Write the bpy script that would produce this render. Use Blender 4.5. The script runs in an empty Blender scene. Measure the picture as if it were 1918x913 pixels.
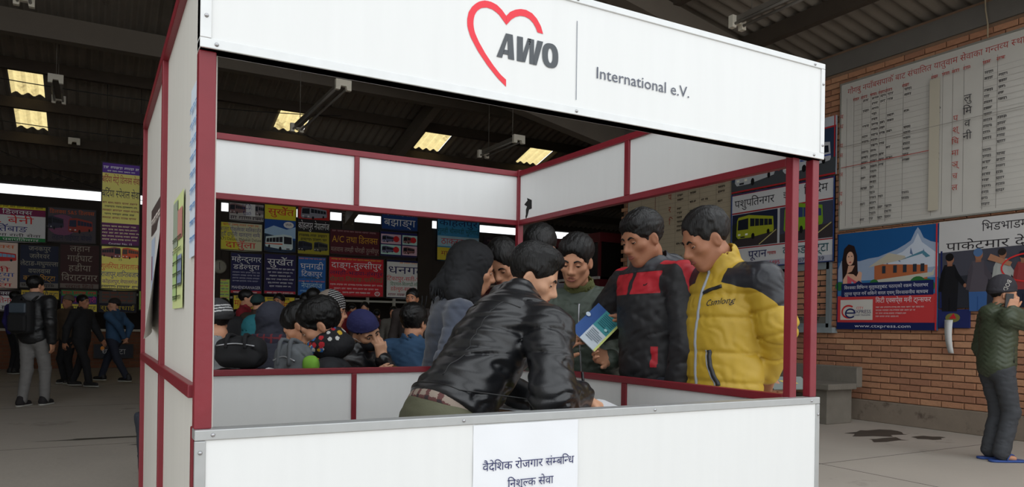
import bpy, bmesh, math, random
import numpy as np
from mathutils import Matrix, Vector

# ------------------------------------------------------------------ camera
FPX, CXP, CYP, ROLL, YAW, CAMH = 1397.45, 959.0, 608.5, 0.0138, 0.5143, 1.10
CAM = np.array([-0.186, -1.638, CAMH])
FWD = np.array([math.sin(YAW), math.cos(YAW), 0.0])
_r0 = np.array([math.cos(YAW), -math.sin(YAW), 0.0]); _u0 = np.array([0, 0, 1.0])
RGT = math.cos(ROLL) * _r0 + math.sin(ROLL) * _u0
UPV = -math.sin(ROLL) * _r0 + math.cos(ROLL) * _u0
scene = bpy.context.scene
COL = scene.collection
cd = bpy.data.cameras.new('camera'); cam = bpy.data.objects.new('camera', cd); COL.objects.link(cam)
cd.sensor_fit = 'HORIZONTAL'; cd.sensor_width = 36.0; cd.lens = FPX / 1918 * 36.0
cd.shift_y = (CYP - 456.5) / 1918; cd.clip_start = 0.05; cd.clip_end = 200
cam.matrix_world = Matrix(((RGT[0], UPV[0], -FWD[0], CAM[0]), (RGT[1], UPV[1], -FWD[1], CAM[1]), (RGT[2], UPV[2], -FWD[2], CAM[2]), (0, 0, 0, 1)))
scene.camera = cam
# ------------------------------------------------------------------ world (overcast) and exposure
w = bpy.data.worlds.new('overcast_sky'); scene.world = w; w.use_nodes = True
bg = w.node_tree.nodes['Background']; bg.inputs[0].default_value = (0.93, 0.97, 1.0, 1); bg.inputs[1].default_value = 1.0
vs = scene.view_settings; vs.view_transform = 'Standard'; vs.look = 'None'; vs.gamma = 1.0; vs.use_curve_mapping = False
vs.exposure = 0.88
scene.cycles.max_bounces = 6; scene.cycles.diffuse_bounces = 4; scene.cycles.glossy_bounces = 3; scene.cycles.transmission_bounces = 4

# ------------------------------------------------------------------ helpers
def ray(px, py): return FWD + RGT * ((px - CXP) / FPX) - UPV * ((py - CYP) / FPX)
def at(px, py, D): return CAM + ray(px, py) * D
def hit(px, py, axis, val):
    d = ray(px, py); return CAM + d * ((val - CAM[axis]) / d[axis])
def lin(c):
    return tuple((v / 255 / 12.92) if v / 255 <= 0.04045 else ((v / 255 + 0.055) / 1.055) ** 2.4 for v in c)
MATS = {}
def mat(name, rgb, rough=0.6, metal=0.0, var=0.12, scale=8.0, bump=0.0, bscale=60.0, stretch=(1, 1, 1), spec=0.5, trans=0.0, emit=0.0, coat=0.0, sheen=0.0, wear=None):
    if name in MATS: return MATS[name]
    m = bpy.data.materials.new(name); m.use_nodes = True; nt = m.node_tree; N = nt.nodes; L = nt.links
    b = N['Principled BSDF']; c = lin(rgb)
    b.inputs['Roughness'].default_value = rough; b.inputs['Metallic'].default_value = metal; b.inputs['Specular IOR Level'].default_value = spec
    if coat: b.inputs['Coat Weight'].default_value = coat; b.inputs['Coat Roughness'].default_value = 0.25
    if sheen: b.inputs['Sheen Weight'].default_value = sheen
    tc = N.new('ShaderNodeTexCoord'); mp = N.new('ShaderNodeMapping'); mp.inputs['Scale'].default_value = stretch
    L.new(tc.outputs['Object'], mp.inputs[0])
    nz = N.new('ShaderNodeTexNoise'); nz.inputs['Scale'].default_value = scale; nz.inputs['Detail'].default_value = 5
    L.new(mp.outputs[0], nz.inputs['Vector'])
    mx = N.new('ShaderNodeMix'); mx.data_type = 'RGBA'
    mx.inputs[6].default_value = (*[v * (1 - var) for v in c], 1); mx.inputs[7].default_value = (*[min(1, v * (1 + var)) for v in c], 1)
    L.new(nz.outputs['Fac'], mx.inputs[0]); out = mx.outputs[2]
    if wear:   # (colour, scale, threshold): blotches of another colour
        n2 = N.new('ShaderNodeTexNoise'); n2.inputs['Scale'].default_value = wear[1]; n2.inputs['Detail'].default_value = 7; n2.inputs['Roughness'].default_value = 0.7
        L.new(mp.outputs[0], n2.inputs['Vector'])
        rp = N.new('ShaderNodeValToRGB'); rp.color_ramp.elements[0].position = wear[2]; rp.color_ramp.elements[1].position = min(1, wear[2] + 0.12)
        L.new(n2.outputs['Fac'], rp.inputs[0])
        m2 = N.new('ShaderNodeMix'); m2.data_type = 'RGBA'; m2.inputs[7].default_value = (*lin(wear[0]), 1)
        L.new(rp.outputs[0], m2.inputs[0]); L.new(out, m2.inputs[6]); out = m2.outputs[2]
    L.new(out, b.inputs['Base Color'])
    if bump:
        n3 = N.new('ShaderNodeTexNoise'); n3.inputs['Scale'].default_value = bscale; n3.inputs['Detail'].default_value = 4
        L.new(mp.outputs[0], n3.inputs['Vector'])
        bp = N.new('ShaderNodeBump'); bp.inputs['Strength'].default_value = bump; bp.inputs['Distance'].default_value = 0.01
        L.new(n3.outputs['Fac'], bp.inputs['Height']); L.new(bp.outputs[0], b.inputs['Normal'])
    if trans:
        tr = N.new('ShaderNodeBsdfTranslucent'); L.new(out, tr.inputs[0]); ms = N.new('ShaderNodeMixShader'); ms.inputs[0].default_value = trans
        L.new(b.outputs[0], ms.inputs[1]); L.new(tr.outputs[0], ms.inputs[2]); L.new(ms.outputs[0], N['Material Output'].inputs[0])
    if emit: b.inputs['Emission Color'].default_value = (*c, 1); b.inputs['Emission Strength'].default_value = emit
    MATS[name] = m; return m
BOOST = 1.0
def flat(rgb, rough=0.55):       # a printed ink
    if BOOST > 1 and max(rgb) > 105: rgb = tuple(min(250, v * BOOST) for v in rgb)
    return mat('ink_%02x%02x%02x' % tuple(int(v) for v in rgb), rgb, rough, var=0.05, scale=5, spec=0.3)

def link(o, parent=None):
    COL.objects.link(o)
    if parent is not None: o.parent = parent
    return o
def tag(o, label=None, cat=None, group=None, kind=None):
    if label: o['label'] = label
    if cat: o['category'] = cat
    if group: o['group'] = group
    if kind: o['kind'] = kind
    return o
def empty(name, loc=(0, 0, 0), rz=0):
    o = bpy.data.objects.new(name, None); o.location = loc; o.rotation_euler = (0, 0, rz); o.empty_display_size = 0.1
    return link(o)
class MB:
    """collects geometry for one mesh; mi = material slot"""
    def __init__(s): s.v = []; s.f = []; s.m = []; s.sm = []
    def add(s, vs, fs, mi=0, smooth=False):
        n = len(s.v); s.v.extend([tuple(map(float, p)) for p in vs])
        for f in fs: s.f.append(tuple(int(i) + n for i in f)); s.m.append(mi); s.sm.append(smooth)
        return s
    def box(s, x0, y0, z0, x1, y1, z1, mi=0):
        vs = [(x, y, z) for x in (x0, x1) for y in (y0, y1) for z in (z0, z1)]
        return s.add(vs, [(0, 1, 3, 2), (4, 6, 7, 5), (0, 4, 5, 1), (2, 3, 7, 6), (0, 2, 6, 4), (1, 5, 7, 3)], mi)
    def bar(s, a, b, wd, ht, up=(0, 0, 1), mi=0):
        a = np.array(a, float); b = np.array(b, float); d = b - a; d /= np.linalg.norm(d); u = np.array(up, float)
        if abs(d @ u) > 0.99: u = np.array([1.0, 0, 0])
        x = np.cross(d, u); x /= np.linalg.norm(x); z = np.cross(x, d)
        vs = []
        for p in (a, b):
            for sx, sz in ((-1, -1), (1, -1), (1, 1), (-1, 1)): vs.append(p + x * sx * wd / 2 + z * sz * ht / 2)
        return s.add(vs, [(0, 1, 2, 3), (4, 7, 6, 5), (0, 4, 5, 1), (1, 5, 6, 2), (2, 6, 7, 3), (3, 7, 4, 0)], mi)
    def tube(s, pts, r, n=8, mi=0, cap=True):
        pts = [np.array(p, float) for p in pts]; rs = r if hasattr(r, '__len__') else [r] * len(pts)
        base = []; ref = None
        for i, p in enumerate(pts):
            d = pts[min(i + 1, len(pts) - 1)] - pts[max(i - 1, 0)]; d /= np.linalg.norm(d) + 1e-9
            if ref is None: ref = np.array([0, 0, 1.0]) if abs(d[2]) < 0.9 else np.array([1.0, 0, 0])
            x = np.cross(d, ref); x /= np.linalg.norm(x) + 1e-9; y = np.cross(x, d); ref = y
            base.append([p + (x * math.cos(t) + y * math.sin(t)) * rs[i] for t in np.linspace(0, 2 * math.pi, n, endpoint=False)])
        vs = [q for ring in base for q in ring]; fs = []
        for i in range(len(pts) - 1):
            for j in range(n): fs.append((i * n + j, i * n + (j + 1) % n, (i + 1) * n + (j + 1) % n, (i + 1) * n + j))
        if cap: fs.append(tuple(range(n))[::-1]); fs.append(tuple((len(pts) - 1) * n + j for j in range(n)))
        return s.add(vs, fs, mi, True)
    def lathe(s, prof, c=(0, 0, 0), n=16, mi=0):
        vs = []; fs = []
        for r, z in prof:
            for t in np.linspace(0, 2 * math.pi, n, endpoint=False): vs.append((c[0] + r * math.cos(t), c[1] + r * math.sin(t), c[2] + z))
        for i in range(len(prof) - 1):
            for j in range(n): fs.append((i * n + j, i * n + (j + 1) % n, (i + 1) * n + (j + 1) % n, (i + 1) * n + j))
        return s.add(vs, fs, mi, True)
    def prism(s, poly, axis, a, b, mi=0):
        """poly in the two other axes, extruded along axis from a to b"""
        def P(p, t):
            q = list(p); q.insert(axis, t); return tuple(q)
        n = len(poly); vs = [P(p, a) for p in poly] + [P(p, b) for p in poly]
        fs = [tuple(range(n))[::-1], tuple(range(n, 2 * n))] + [(i, (i + 1) % n, n + (i + 1) % n, n + i) for i in range(n)]
        return s.add(vs, fs, mi)
    def build(s, name, mats, parent=None, loc=None, bevel=0):
        me = bpy.data.meshes.new(name); me.from_pydata(s.v, [], s.f)
        for m in (mats if isinstance(mats, (list, tuple)) else [mats]): me.materials.append(m)
        if len(me.polygons) == len(s.m):
            me.polygons.foreach_set('material_index', s.m); me.polygons.foreach_set('use_smooth', s.sm)
        bm = bmesh.new(); bm.from_mesh(me); bmesh.ops.recalc_face_normals(bm, faces=bm.faces); bm.to_mesh(me); bm.free()
        o = bpy.data.objects.new(name, me)
        if loc is not None: o.location = loc
        link(o, parent)
        if bevel:
            md = o.modifiers.new('bevel', 'BEVEL'); md.width = bevel; md.segments = 2; md.limit_method = 'ANGLE'
        return o
def box_obj(name, x0, y0, z0, x1, y1, z1, m, parent=None, bevel=0):
    return MB().box(x0, y0, z0, x1, y1, z1).build(name, m, parent, bevel=bevel)

# ------------------------------------------------------------------ lettering (Devanagari put in visual order glyph by glyph)
_G = {}
def _tobj(s):
    c = bpy.data.curves.new('tmp', 'FONT'); c.body = s; c.resolution_u = 2; o = bpy.data.objects.new('tmp', c); COL.objects.link(o)
    me = bpy.data.meshes.new_from_object(o.evaluated_get(bpy.context.evaluated_depsgraph_get()))
    V = np.array([v.co[:2] for v in me.vertices]) if len(me.vertices) else np.zeros((0, 2)); Fc = [tuple(p.vertices) for p in me.polygons]
    bpy.data.objects.remove(o); bpy.data.curves.remove(c); bpy.data.meshes.remove(me)
    return V, Fc
def glyph(ch):
    if ch in _G: return _G[ch]
    if 'bar' not in _G: _G['bar'] = _tobj('|')[0][:, 0].max()
    V, Fc = _tobj(ch)
    adv = _tobj(ch + '|')[0][:, 0].max() - _G['bar']
    if ch == 'ि' and len(V):
        stem = V[V[:, 1] < 0.3][:, 0] if (V[:, 1] < 0.3).any() else V[:, 0]
        V = V - np.array([stem.min() - 0.06, 0]); adv = 0.06 + (stem.max() - stem.min()) + 0.06
    _G[ch] = (V, Fc, adv); return _G[ch]
def half(ch):
    k = 'half' + ch
    if k in _G: return _G[k]
    V, Fc, adv = glyph(ch)
    cut = V[:, 0].max() - (0.20 if ch not in 'कफ' else 0.24)
    bm = bmesh.new(); vv = [bm.verts.new((x, y, 0)) for x, y in V]
    for f in Fc:
        try: bm.faces.new([vv[i] for i in f])
        except ValueError: pass
    bmesh.ops.bisect_plane(bm, geom=bm.verts[:] + bm.edges[:] + bm.faces[:], plane_co=(cut, 0, 0), plane_no=(1, 0, 0), clear_outer=True)
    bm.verts.index_update(); V2 = np.array([v.co[:2] for v in bm.verts]); F2 = [tuple(v.index for v in f.verts) for f in bm.faces]; bm.free()
    _G[k] = (V2, F2, cut); return _G[k]
CONS = set(chr(c) for c in range(0x915, 0x93A)); HAL = '\u094d'
def layout(text):
    """-> list of (V, F) with offsets, total width"""
    out = []; x = 0.0
    def put(g, adv=None):
        nonlocal x
        V, Fc, a = g
        if len(V): out.append((V + np.array([x, 0]), Fc))
        x += a if adv is None else adv
    i = 0
    while i < len(text):
        ch = text[i]
        if ch in CONS:
            cl = [ch]; i += 1
            while i + 1 < len(text) and text[i] == HAL and text[i + 1] in CONS: cl.append(text[i + 1]); i += 2
            marks = []
            while i < len(text) and (0x93a <= ord(text[i]) <= 0x94d or text[i] in '\u0901\u0902\u0903'): marks.append(text[i]); i += 1
            if 'ि' in marks: put(glyph('ि')); marks.remove('ि')
            reph = len(cl) > 1 and cl[0] == 'र'
            if reph: cl = cl[1:]
            rakar = len(cl) > 1 and cl[-1] == 'र'
            if rakar: cl = cl[:-1]
            for c in cl[:-1]:
                if c in 'दटठडढङछह': put(glyph(c)); put(glyph(HAL), 0)
                else: put(half(c))
            put(glyph(cl[-1]))
            if rakar: put(glyph(HAL), 0)
            for mk in marks: put(glyph(mk))
            if reph: put(glyph('ॅ'), 0)
        else:
            if ch == ' ': x += 0.28
            else: put(glyph(ch))
            i += 1
    return out, x
class Print:
    """flat print on a sign: 2-D shapes in metres, layered by a hair, one mesh with one slot for each ink"""
    def __init__(s): s.mb = MB(); s.inks = []; s.k = 0
    def ink(s, rgb):
        m = flat(rgb)
        if m not in s.inks: s.inks.append(m)
        return s.inks.index(m)
    def poly(s, pts, rgb, lift=True):
        if lift: s.k += 1
        s.mb.add([(x, y, 0.0006 + 0.00025 * s.k) for x, y in pts], [tuple(range(len(pts)))], s.ink(rgb)); return s
    def rect(s, x0, y0, x1, y1, rgb, lift=True): return s.poly([(x0, y0), (x1, y0), (x1, y1), (x0, y1)], rgb, lift)
    def disc(s, x, y, rx, ry, rgb, n=18, t0=0, t1=2 * math.pi): return s.poly([(x + rx * math.cos(t), y + ry * math.sin(t)) for t in np.linspace(t0, t1, n, endpoint=(t1 - t0) < 6.2)], rgb)
    def ring(s, x, y, rx, ry, wd, rgb, n=28, t0=0, t1=2 * math.pi):
        s.k += 1; ts = np.linspace(t0, t1, n); o = [(x + rx * math.cos(t), y + ry * math.sin(t)) for t in ts]; q = [(x + (rx - wd) * math.cos(t), y + (ry - wd) * math.sin(t)) for t in ts]
        for i in range(n - 1): s.poly([o[i], o[i + 1], q[i + 1], q[i]], rgb, False)
        return s
    def line(s, pts, wd, rgb):
        s.k += 1
        for a, b in zip(pts[:-1], pts[1:]):
            a = np.array(a); b = np.array(b); d = b - a; d = d / (np.linalg.norm(d) + 1e-9); n = np.array([-d[1], d[0]]) * wd / 2
            s.poly([a + n, a - n, b - n, b + n], rgb, False)
        return s
    def text(s, t, x, y, h, rgb, width=None, align='c', maxw=None, slant=0):
        """y = baseline; h = height of the body of the letters; width squeezes or stretches to fit"""
        ls, tw = layout(t); sc = h / 0.66; sx = sc
        if width: sx = width / max(tw, 0.01)
        elif maxw and tw * sc > maxw: sx = maxw / tw
        x0 = x - (tw * sx / 2 if align == 'c' else tw * sx if align == 'r' else 0)
        s.k += 1; z = 0.0006 + 0.00025 * s.k; mi = s.ink(rgb)
        for V, Fc in ls: s.mb.add([(x0 + px * sx + slant * py * sc, y + py * sc, z) for px, py in V], Fc, mi)
        return s
    def small(s, x0, x1, y, h, rgb, seed=0):
        """a line of print too small to read: head-line dashes with ticks"""
        rd = random.Random(seed * 77 + int(y * 1000)); x = x0; s.k += 1
        while x < x1 - h:
            wl = min(rd.uniform(1.6, 4.2) * h, x1 - x)
            s.rect(x, y + h * 0.72, x + wl, y + h * 0.9, rgb, False); t = x + h * 0.2
            while t < x + wl:
                b = rd.uniform(0, 0.3) * h
                s.rect(t, y + b, t + h * 0.17, y + h * 0.75, rgb, False)
                if rd.random() < 0.6: s.rect(t - h * 0.25, y + h * 0.3, t, y + h * 0.46, rgb, False)
                t += rd.uniform(0.4, 0.62) * h
            x += wl + h * 0.5
        return s
    def bus(s, x, y, w, h, rgb, flip=False, glass=(25, 30, 42), stripe=None):
        def X(u): return x + (w * (1 - u) if flip else w * u)
        P = lambda u, v: (X(u), y + h * v)
        s.poly([P(0, .18), P(.02, .8), P(.06, .93), P(.34, .98), P(.98, .8), P(1, .3), P(.98, .22), P(.36, .08), P(.05, .08)], rgb)
        s.poly([P(.04, .42), P(.05, .82), P(.33, .86), P(.33, .42)], glass)
        s.poly([P(.38, .52), P(.38, .84), P(.95, .7), P(.96, .48)], glass)
        for u in (.5, .62, .74, .85): s.poly([P(u, .5), P(u + .012, .5), P(u + .012, .8), P(u, .8)], rgb)
        s.disc(*P(.46, .13), w * .045, h * .12, (18, 18, 20)); s.disc(*P(.86, .24), w * .035, h * .1, (18, 18, 20))
        s.poly([P(.05, .2), P(.05, .27), P(.12, .27), P(.12, .2)], (235, 235, 220)); s.poly([P(.25, .19), P(.25, .26), P(.32, .27), P(.32, .19)], (235, 235, 220))
        if stripe: s.poly([P(.38, .36), P(.38, .43), P(1, .42), P(1, .37)], stripe)
        s.poly([P(.12, .1), P(.12, .16), P(.24, .16), P(.24, .1)], (40, 40, 44))
        return s
    def build(s, name, parent, M=None):
        if not s.mb.v: return None
        o = s.mb.build(name, s.inks, parent)
        if M is not None: o.matrix_local = M
        return o
def sign_frame(o, axis):
    """orientation of a sign whose local x runs along the wall seen from the hall, y up, z out of the wall"""
    if axis == 'Y': return Matrix(((1, 0, 0, 0), (0, 0, -1, 0), (0, 1, 0, 0), (0, 0, 0, 1)))      # faces -Y
    return Matrix(((0, 0, -1, 0), (-1, 0, 0, 0), (0, 1, 0, 0), (0, 0, 0, 1)))                     # on a wall at +X, faces -X, local x = -Y
def sign(name, x, y, z, w, h, rgb, draw, label, cat, axis='Y', group=None, thick=0.02, sag=0.0, part='lettering', border=None, tilt=0.0):
    """a banner or board: body mesh + its print. (x, y, z) = lower corner at the start of its local x"""
    mb = MB(); n = 10
    vs = []; fs = []
    for k, zz in ((0, 0.0), (1, -thick)):
        for i in range(n + 1):
            for j in (0, 1): vs.append((w * i / n, h * j - (sag * math.sin(math.pi * i / n) if j == 0 else 0), zz))
    m = 2 * (n + 1)
    for i in range(n):
        a = 2 * i; fs.append((a, a + 2, a + 3, a + 1)); fs.append((m + a, m + a + 1, m + a + 3, m + a + 2)); fs.append((a, m + a, m + a + 2, a + 2)); fs.append((a + 1, a + 3, m + a + 3, m + a + 1))
    fs += [(0, 1, m + 1, m), (2 * n, m + 2 * n, m + 2 * n + 1, 2 * n + 1)]
    mb.add(vs, fs)
    o = mb.build(name, flat(rgb))
    o.matrix_world = Matrix.Translation((x, y, z)) @ sign_frame(o, axis) @ Matrix.Rotation(tilt, 4, 'Z')
    tag(o, label, cat, group)
    p = Print(); draw(p, w, h); p.build(part, o)
    if border:
        b = MB(); t = border[1]
        for q in ((0, 0, w, t), (0, h - t, w, h), (0, t, t, h - t), (w - t, t, w, h - t)): b.box(q[0], q[1], -thick, q[2], q[3], 0.012)
        b.build('frame', border[0], o)
    return o
# ================================================================== the setting
XW, YF = 8.0, 17.45          # brick wall on the right, ticket-office wall at the far end
concrete = mat('concrete_floor', (170, 161, 150), 0.85, var=0.10, scale=1.6, bump=0.25, bscale=18, wear=((128, 120, 110), 0.9, 0.60))
floor = MB().box(-14, -16, -0.12, 22, 22, 0).build('floor', concrete); tag(floor, kind='structure')
fl = MB()
rd = random.Random(5)
stain = mat('floor_stain', (70, 64, 57), 0.6, var=0.3, scale=6)
for (cx, cy, rx, ry, n) in ((7.05, 3.35, .38, .20, 18), (6.75, 3.0, .25, .12, 14), (7.3, 2.9, .2, .1, 12), (0.0, 6.2, .5, .05, 12), (0.35, 5.7, .22, .04, 10)):
    fl.add([(cx + rx * (1 + .35 * rd.uniform(-1, 1)) * math.cos(t), cy + ry * (1 + .35 * rd.uniform(-1, 1)) * math.sin(t), 0.0012) for t in np.linspace(0, 2 * math.pi, n, endpoint=False)], [tuple(range(n))])
fl.build('stain', stain, floor)
jn = MB()
for y in (-1.0, 2.4, 5.8, 9.2, 12.6): jn.box(-9, y, 0.0, 8, y + .008, 0.0015)
for x in (-5.2, -1.8, 1.6, 5.0): jn.box(x, -2, 0.0, x + .008, 17.3, 0.0015)
jn.build('joint', mat('joint_line', (96, 90, 83), 0.9), floor)

# ---- brick wall with each visible brick built
brick_m = [mat('brick_%d' % i, c, 0.85, var=0.22, scale=22, bump=0.4, bscale=55, wear=((146, 112, 88), 30, 0.66)) for i, c in enumerate(((180, 130, 98), (172, 122, 92), (188, 140, 106), (162, 114, 88)))]
mortar = mat('mortar', (136, 108, 86), 0.95, var=0.15, scale=30, bump=0.3)
wr = MB().box(XW + 0.012, -2.2, 0, XW + 0.25, 8.9, 4.6).build('wall_right', mortar); tag(wr, kind='structure')
PT, BL = 0.0735, 0.245
bmesh_brick = {}
def brick_mesh(l):
    k = round(l, 3)
    if k not in bmesh_brick:
        x, y, z, c = 0.02, l / 2, (PT - .011) / 2, 0.004
        vs = [(-x, sy * (y - c), sz * (z - c)) for sy in (-1, 1) for sz in (-1, 1)] + [(-x + c, sy * y, sz * z) for sy in (-1, 1) for sz in (-1, 1)] + [(x, sy * y, sz * z) for sy in (-1, 1) for sz in (-1, 1)]
        fs = [(0, 1, 3, 2)]
        for o in (0, 4):
            for a, b in ((0, 1), (1, 3), (3, 2), (2, 0)): fs.append((o + a, o + b, o + 4 + b, o + 4 + a))
        bmesh_brick[k] = (vs, fs, [None] * 4)
    return bmesh_brick[k]
rest = MB(); nb = 0; rb = random.Random(3)
single = []
for r in range(int((4.33 - 0.25) / PT)):
    z = 0.25 + (r + .5) * PT; y = -2.2 + (BL / 2 if r % 2 else 0)
    while y < 8.8:
        yc = y + BL / 2; l = BL - .012
        vis = (2.15 < yc < 4.62 and (z < 1.36 or z > 4.12)) or (4.36 < yc < 4.75 and z < 4.2) or (4.6 < yc < 5.4 and z < 1.15)
        single.append((vis, yc, z)); y += BL
single.sort(key=lambda t: (not t[0], (t[1] - 3.2) ** 2 + (t[2] - .8) ** 2 * .5))
for vis, yc, z in single:
    vs, fs, cache = brick_mesh(BL - .012); px = rb.uniform(-.003, .003); mi = rb.choice((0, 0, 1, 1, 2, 3))
    if vis and nb < 300:
        if cache[mi] is None:
            me = bpy.data.meshes.new('brick'); me.from_pydata(vs, [], fs); me.materials.append(brick_m[mi]); cache[mi] = me
        o = bpy.data.objects.new('brick', cache[mi]); o.location = (XW + 0.008 + px, yc, z); o.rotation_euler = (0, 0, rb.uniform(-.01, .01)); link(o, wr); nb += 1
    else: rest.add([(XW + 0.008 + px + v[0], yc + v[1], z + v[2]) for v in vs], fs, mi)
o = rest.build('brick_field', brick_m, wr); o['kind'] = 'stuff'
plaster = mat('old_plaster', (132, 119, 105), 0.9, var=0.2, scale=5, bump=0.4, bscale=25, wear=((86, 72, 62), 3, 0.58))
tag(MB().box(XW - 0.05, -2.2, 0, XW + .012, 8.9, 0.25).build('baseboard_right', plaster, bevel=.008), kind='structure')
greybeam = mat('beam_concrete', (104, 100, 94), 0.85, var=0.15, scale=4, bump=0.2)
tag(MB().box(XW - 0.02, -2.2, 4.33, XW + .25, 8.9, 4.56).build('trim_1', greybeam), kind='structure')
# window under the bus posters, louvred
wn = MB().box(XW - .05, 4.62, 1.12, XW + .02, 6.3, 1.17).box(XW - .05, 4.62, 1.86, XW + .02, 6.3, 1.95).box(XW - .05, 4.60, 1.12, XW + .02, 4.66, 1.95).box(XW - .05, 6.26, 1.12, XW + .02, 6.32, 1.95).box(XW - .05, 5.30, 1.12, XW + .01, 5.36, 1.9)
wn = wn.build('window_1', mat('window_paint', (120, 128, 130), 0.6, var=0.2, scale=9)); tag(wn, kind='structure')
gl = mat('dusty_pane', (42, 44, 44), 0.25, var=0.3, scale=12)
for (a, b) in ((4.66, 5.30), (5.36, 6.26)):
    for k in range(5):
        z0 = 1.27 + k * .125
        MB().prism([(XW - .012, z0), (XW - .004, z0), (XW - .002 + .01, z0 + .118), (XW - .01 + .01, z0 + .118)], 1, a, b).build('louvre', gl, wn)
MB().box(XW - .035, 4.66, 1.17, XW + .01, 6.26, 1.26).build('lower_panel', mat('stencilled_panel', (96, 92, 84), .8, var=.25, scale=14), wn)
MB().box(XW - .11, 4.52, 1.05, XW + .0, 6.4, 1.12).build('window_sill', mat('sill_paint', (132, 140, 142), .7, var=.2), wn)
pp = Print(); pp.small(.1, 1.5, .02, .06, (60, 52, 46), 3); pp.build('stencil', wn, Matrix.Translation((XW - .036, 6.26, 1.175)) @ sign_frame(None, 'X'))

# ---- roof
asb = mat('asbestos_sheet', (124, 116, 106), 0.9, var=0.25, scale=2.5, bump=0.2, wear=((92, 84, 76), 1.5, 0.6))
sky_m = mat('fibreglass_skylight', (222, 200, 140), 0.6, var=0.25, scale=9, trans=0.85, wear=((150, 128, 84), 3.0, 0.56))
def zn(x): return 4.68 + .2 * (8 - x)
def zf(y): return 4.12 + .285 * (YF - y)
YG = 9.0          # the cross-pitched roof by the stall ends here against the long far roof
def hipx(y): return -4.4 if y > YG else -4.6
def rz(x, y): return zn(min(x, 8)) if y < YG else zf(y)
WP = 0.177; RF = 1.5
mb = MB(); ys = np.arange(RF, YG + .02, WP / 6); prev = None
for i, y in enumerate(ys):
    x0 = max(-4.6, hipx(y)); x1 = 8.3
    if x0 > 8.2: break
    dz = .026 * math.sin(2 * math.pi * y / WP); n = len(mb.v)
    mb.v += [(x0, y, zn(x0) + dz), (x1, y, zn(x1) + dz)]
    if prev is not None: mb.f.append((prev, prev + 1, n + 1, n)); mb.m.append(0); mb.sm.append(True)
    prev = n
roof = mb.build('ceiling', asb); tag(roof, kind='structure')
SKY = [(-1.45, -.95), (3.05, 3.62), (6.1, 6.72), (8.75, 9.4), (11.6, 12.2)]
SKYY = ((13.2, 14.12), (14.32, 15.3))
mb = MB(); xs = np.arange(-4.6, 17.5, WP / 6); wave = lambda x: .026 * math.sin(2 * math.pi * x / WP)
def ymin(x):
    return YG if x <= 8 else 8.9
def insky(x): return any(a <= x <= b for a, b in SKY)
for i in range(len(xs) - 1):
    a, b = xs[i], xs[i + 1]; segs = [(None, 17.62)]
    if insky((a + b) / 2): segs = [(None, SKYY[0][0]), (SKYY[0][1], SKYY[1][0]), (SKYY[1][1], 17.62)]
    for s0, s1 in segs:
        ya = ymin(a) if s0 is None else s0; yb = ymin(b) if s0 is None else s0
        if ya >= s1 - .01 or yb >= s1 - .01: continue
        n = len(mb.v); mb.v += [(a, ya, zf(ya) + wave(a)), (b, yb, zf(yb) + wave(b)), (b, s1, zf(s1) + wave(b)), (a, s1, zf(s1) + wave(a))]
        mb.f.append((n, n + 1, n + 2, n + 3)); mb.m.append(0); mb.sm.append(False)
roof2 = mb.build('ceiling', asb); tag(roof2, kind='structure')
for a, b in SKY:
    for (ya, yb) in SKYY:
        mb = MB(); xx = [x for x in xs if a - WP / 6 <= x <= b + WP / 6]
        for p, q in zip(xx[:-1], xx[1:]): mb.add([(p, ya - .1, zf(ya - .1) + wave(p) + .012), (q, ya - .1, zf(ya - .1) + wave(q) + .012), (q, yb + .1, zf(yb + .1) + wave(q) + .012), (p, yb + .1, zf(yb + .1) + wave(p) + .012)], [(0, 1, 2, 3)])
        mb.build('skylight', sky_m, roof2)
wood_d = mat('purlin_timber', (66, 56, 46), 0.85, var=0.25, scale=6, stretch=(1, 1, 1), bump=.2)
beam_l = mat('roof_beam_paint', (104, 96, 86), 0.8, var=0.15, scale=3)
for y in (13.02, 14.22, 15.46, 16.5):
    x0 = max(-4.4, hipx(y)); MB().box(x0, y - .05, zf(y) - .22, 17, y + .05, zf(y) - .035).build('purlin', wood_d, roof2)
for y in (9.6, 11.9): MB().box(-4.4, y - .05, zf(y) - .22, 17, y + .05, zf(y) - .035).build('purlin', wood_d, roof2)
for x in (7.1, 5.8, 4.5, 3.2, 1.9, .6, -.7, -2.0, -3.6): 
    MB().box(x - .05, RF, zn(x) - .22, x + .05, YG, zn(x) - .03).build('purlin', wood_d, roof)
# concrete portal beams and hip beam
hp = [(x, YG, zn(x) - .3) for x in (-4.4, 8)]
MB().prism([(-4.4, zn(-4.4)), (8.2, zn(8.2)), (8.2, zf(YG) + .04), (-4.4, zf(YG) + .04)], 1, YG, YG + .04).build('gable_sheet', asb, roof2)
MB().bar(hp[0], hp[1], .22, .4).build('hip_beam', beam_l, roof2)
for y in (RF + .15, 5.2):
    x0 = max(-4.4, hipx(y)); MB().bar((x0, y, zn(x0) - .34), (8.0, y, zn(8) - .34), .18, .26).build('rafter_beam', beam_l, roof)
for x in (-3.2, 1.2, 5.6, 10.8, 14.4):
    y0 = ymin(x); MB().bar((x, y0, zf(y0) - .36), (x, YF, zf(YF) - .36), .16, .28).build('rafter_beam', beam_l, roof2)
MB().box(-4.4, 11.1, 5.16, 17, 11.28, 5.5).build('tie_beam', beam_l, roof2)
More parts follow.
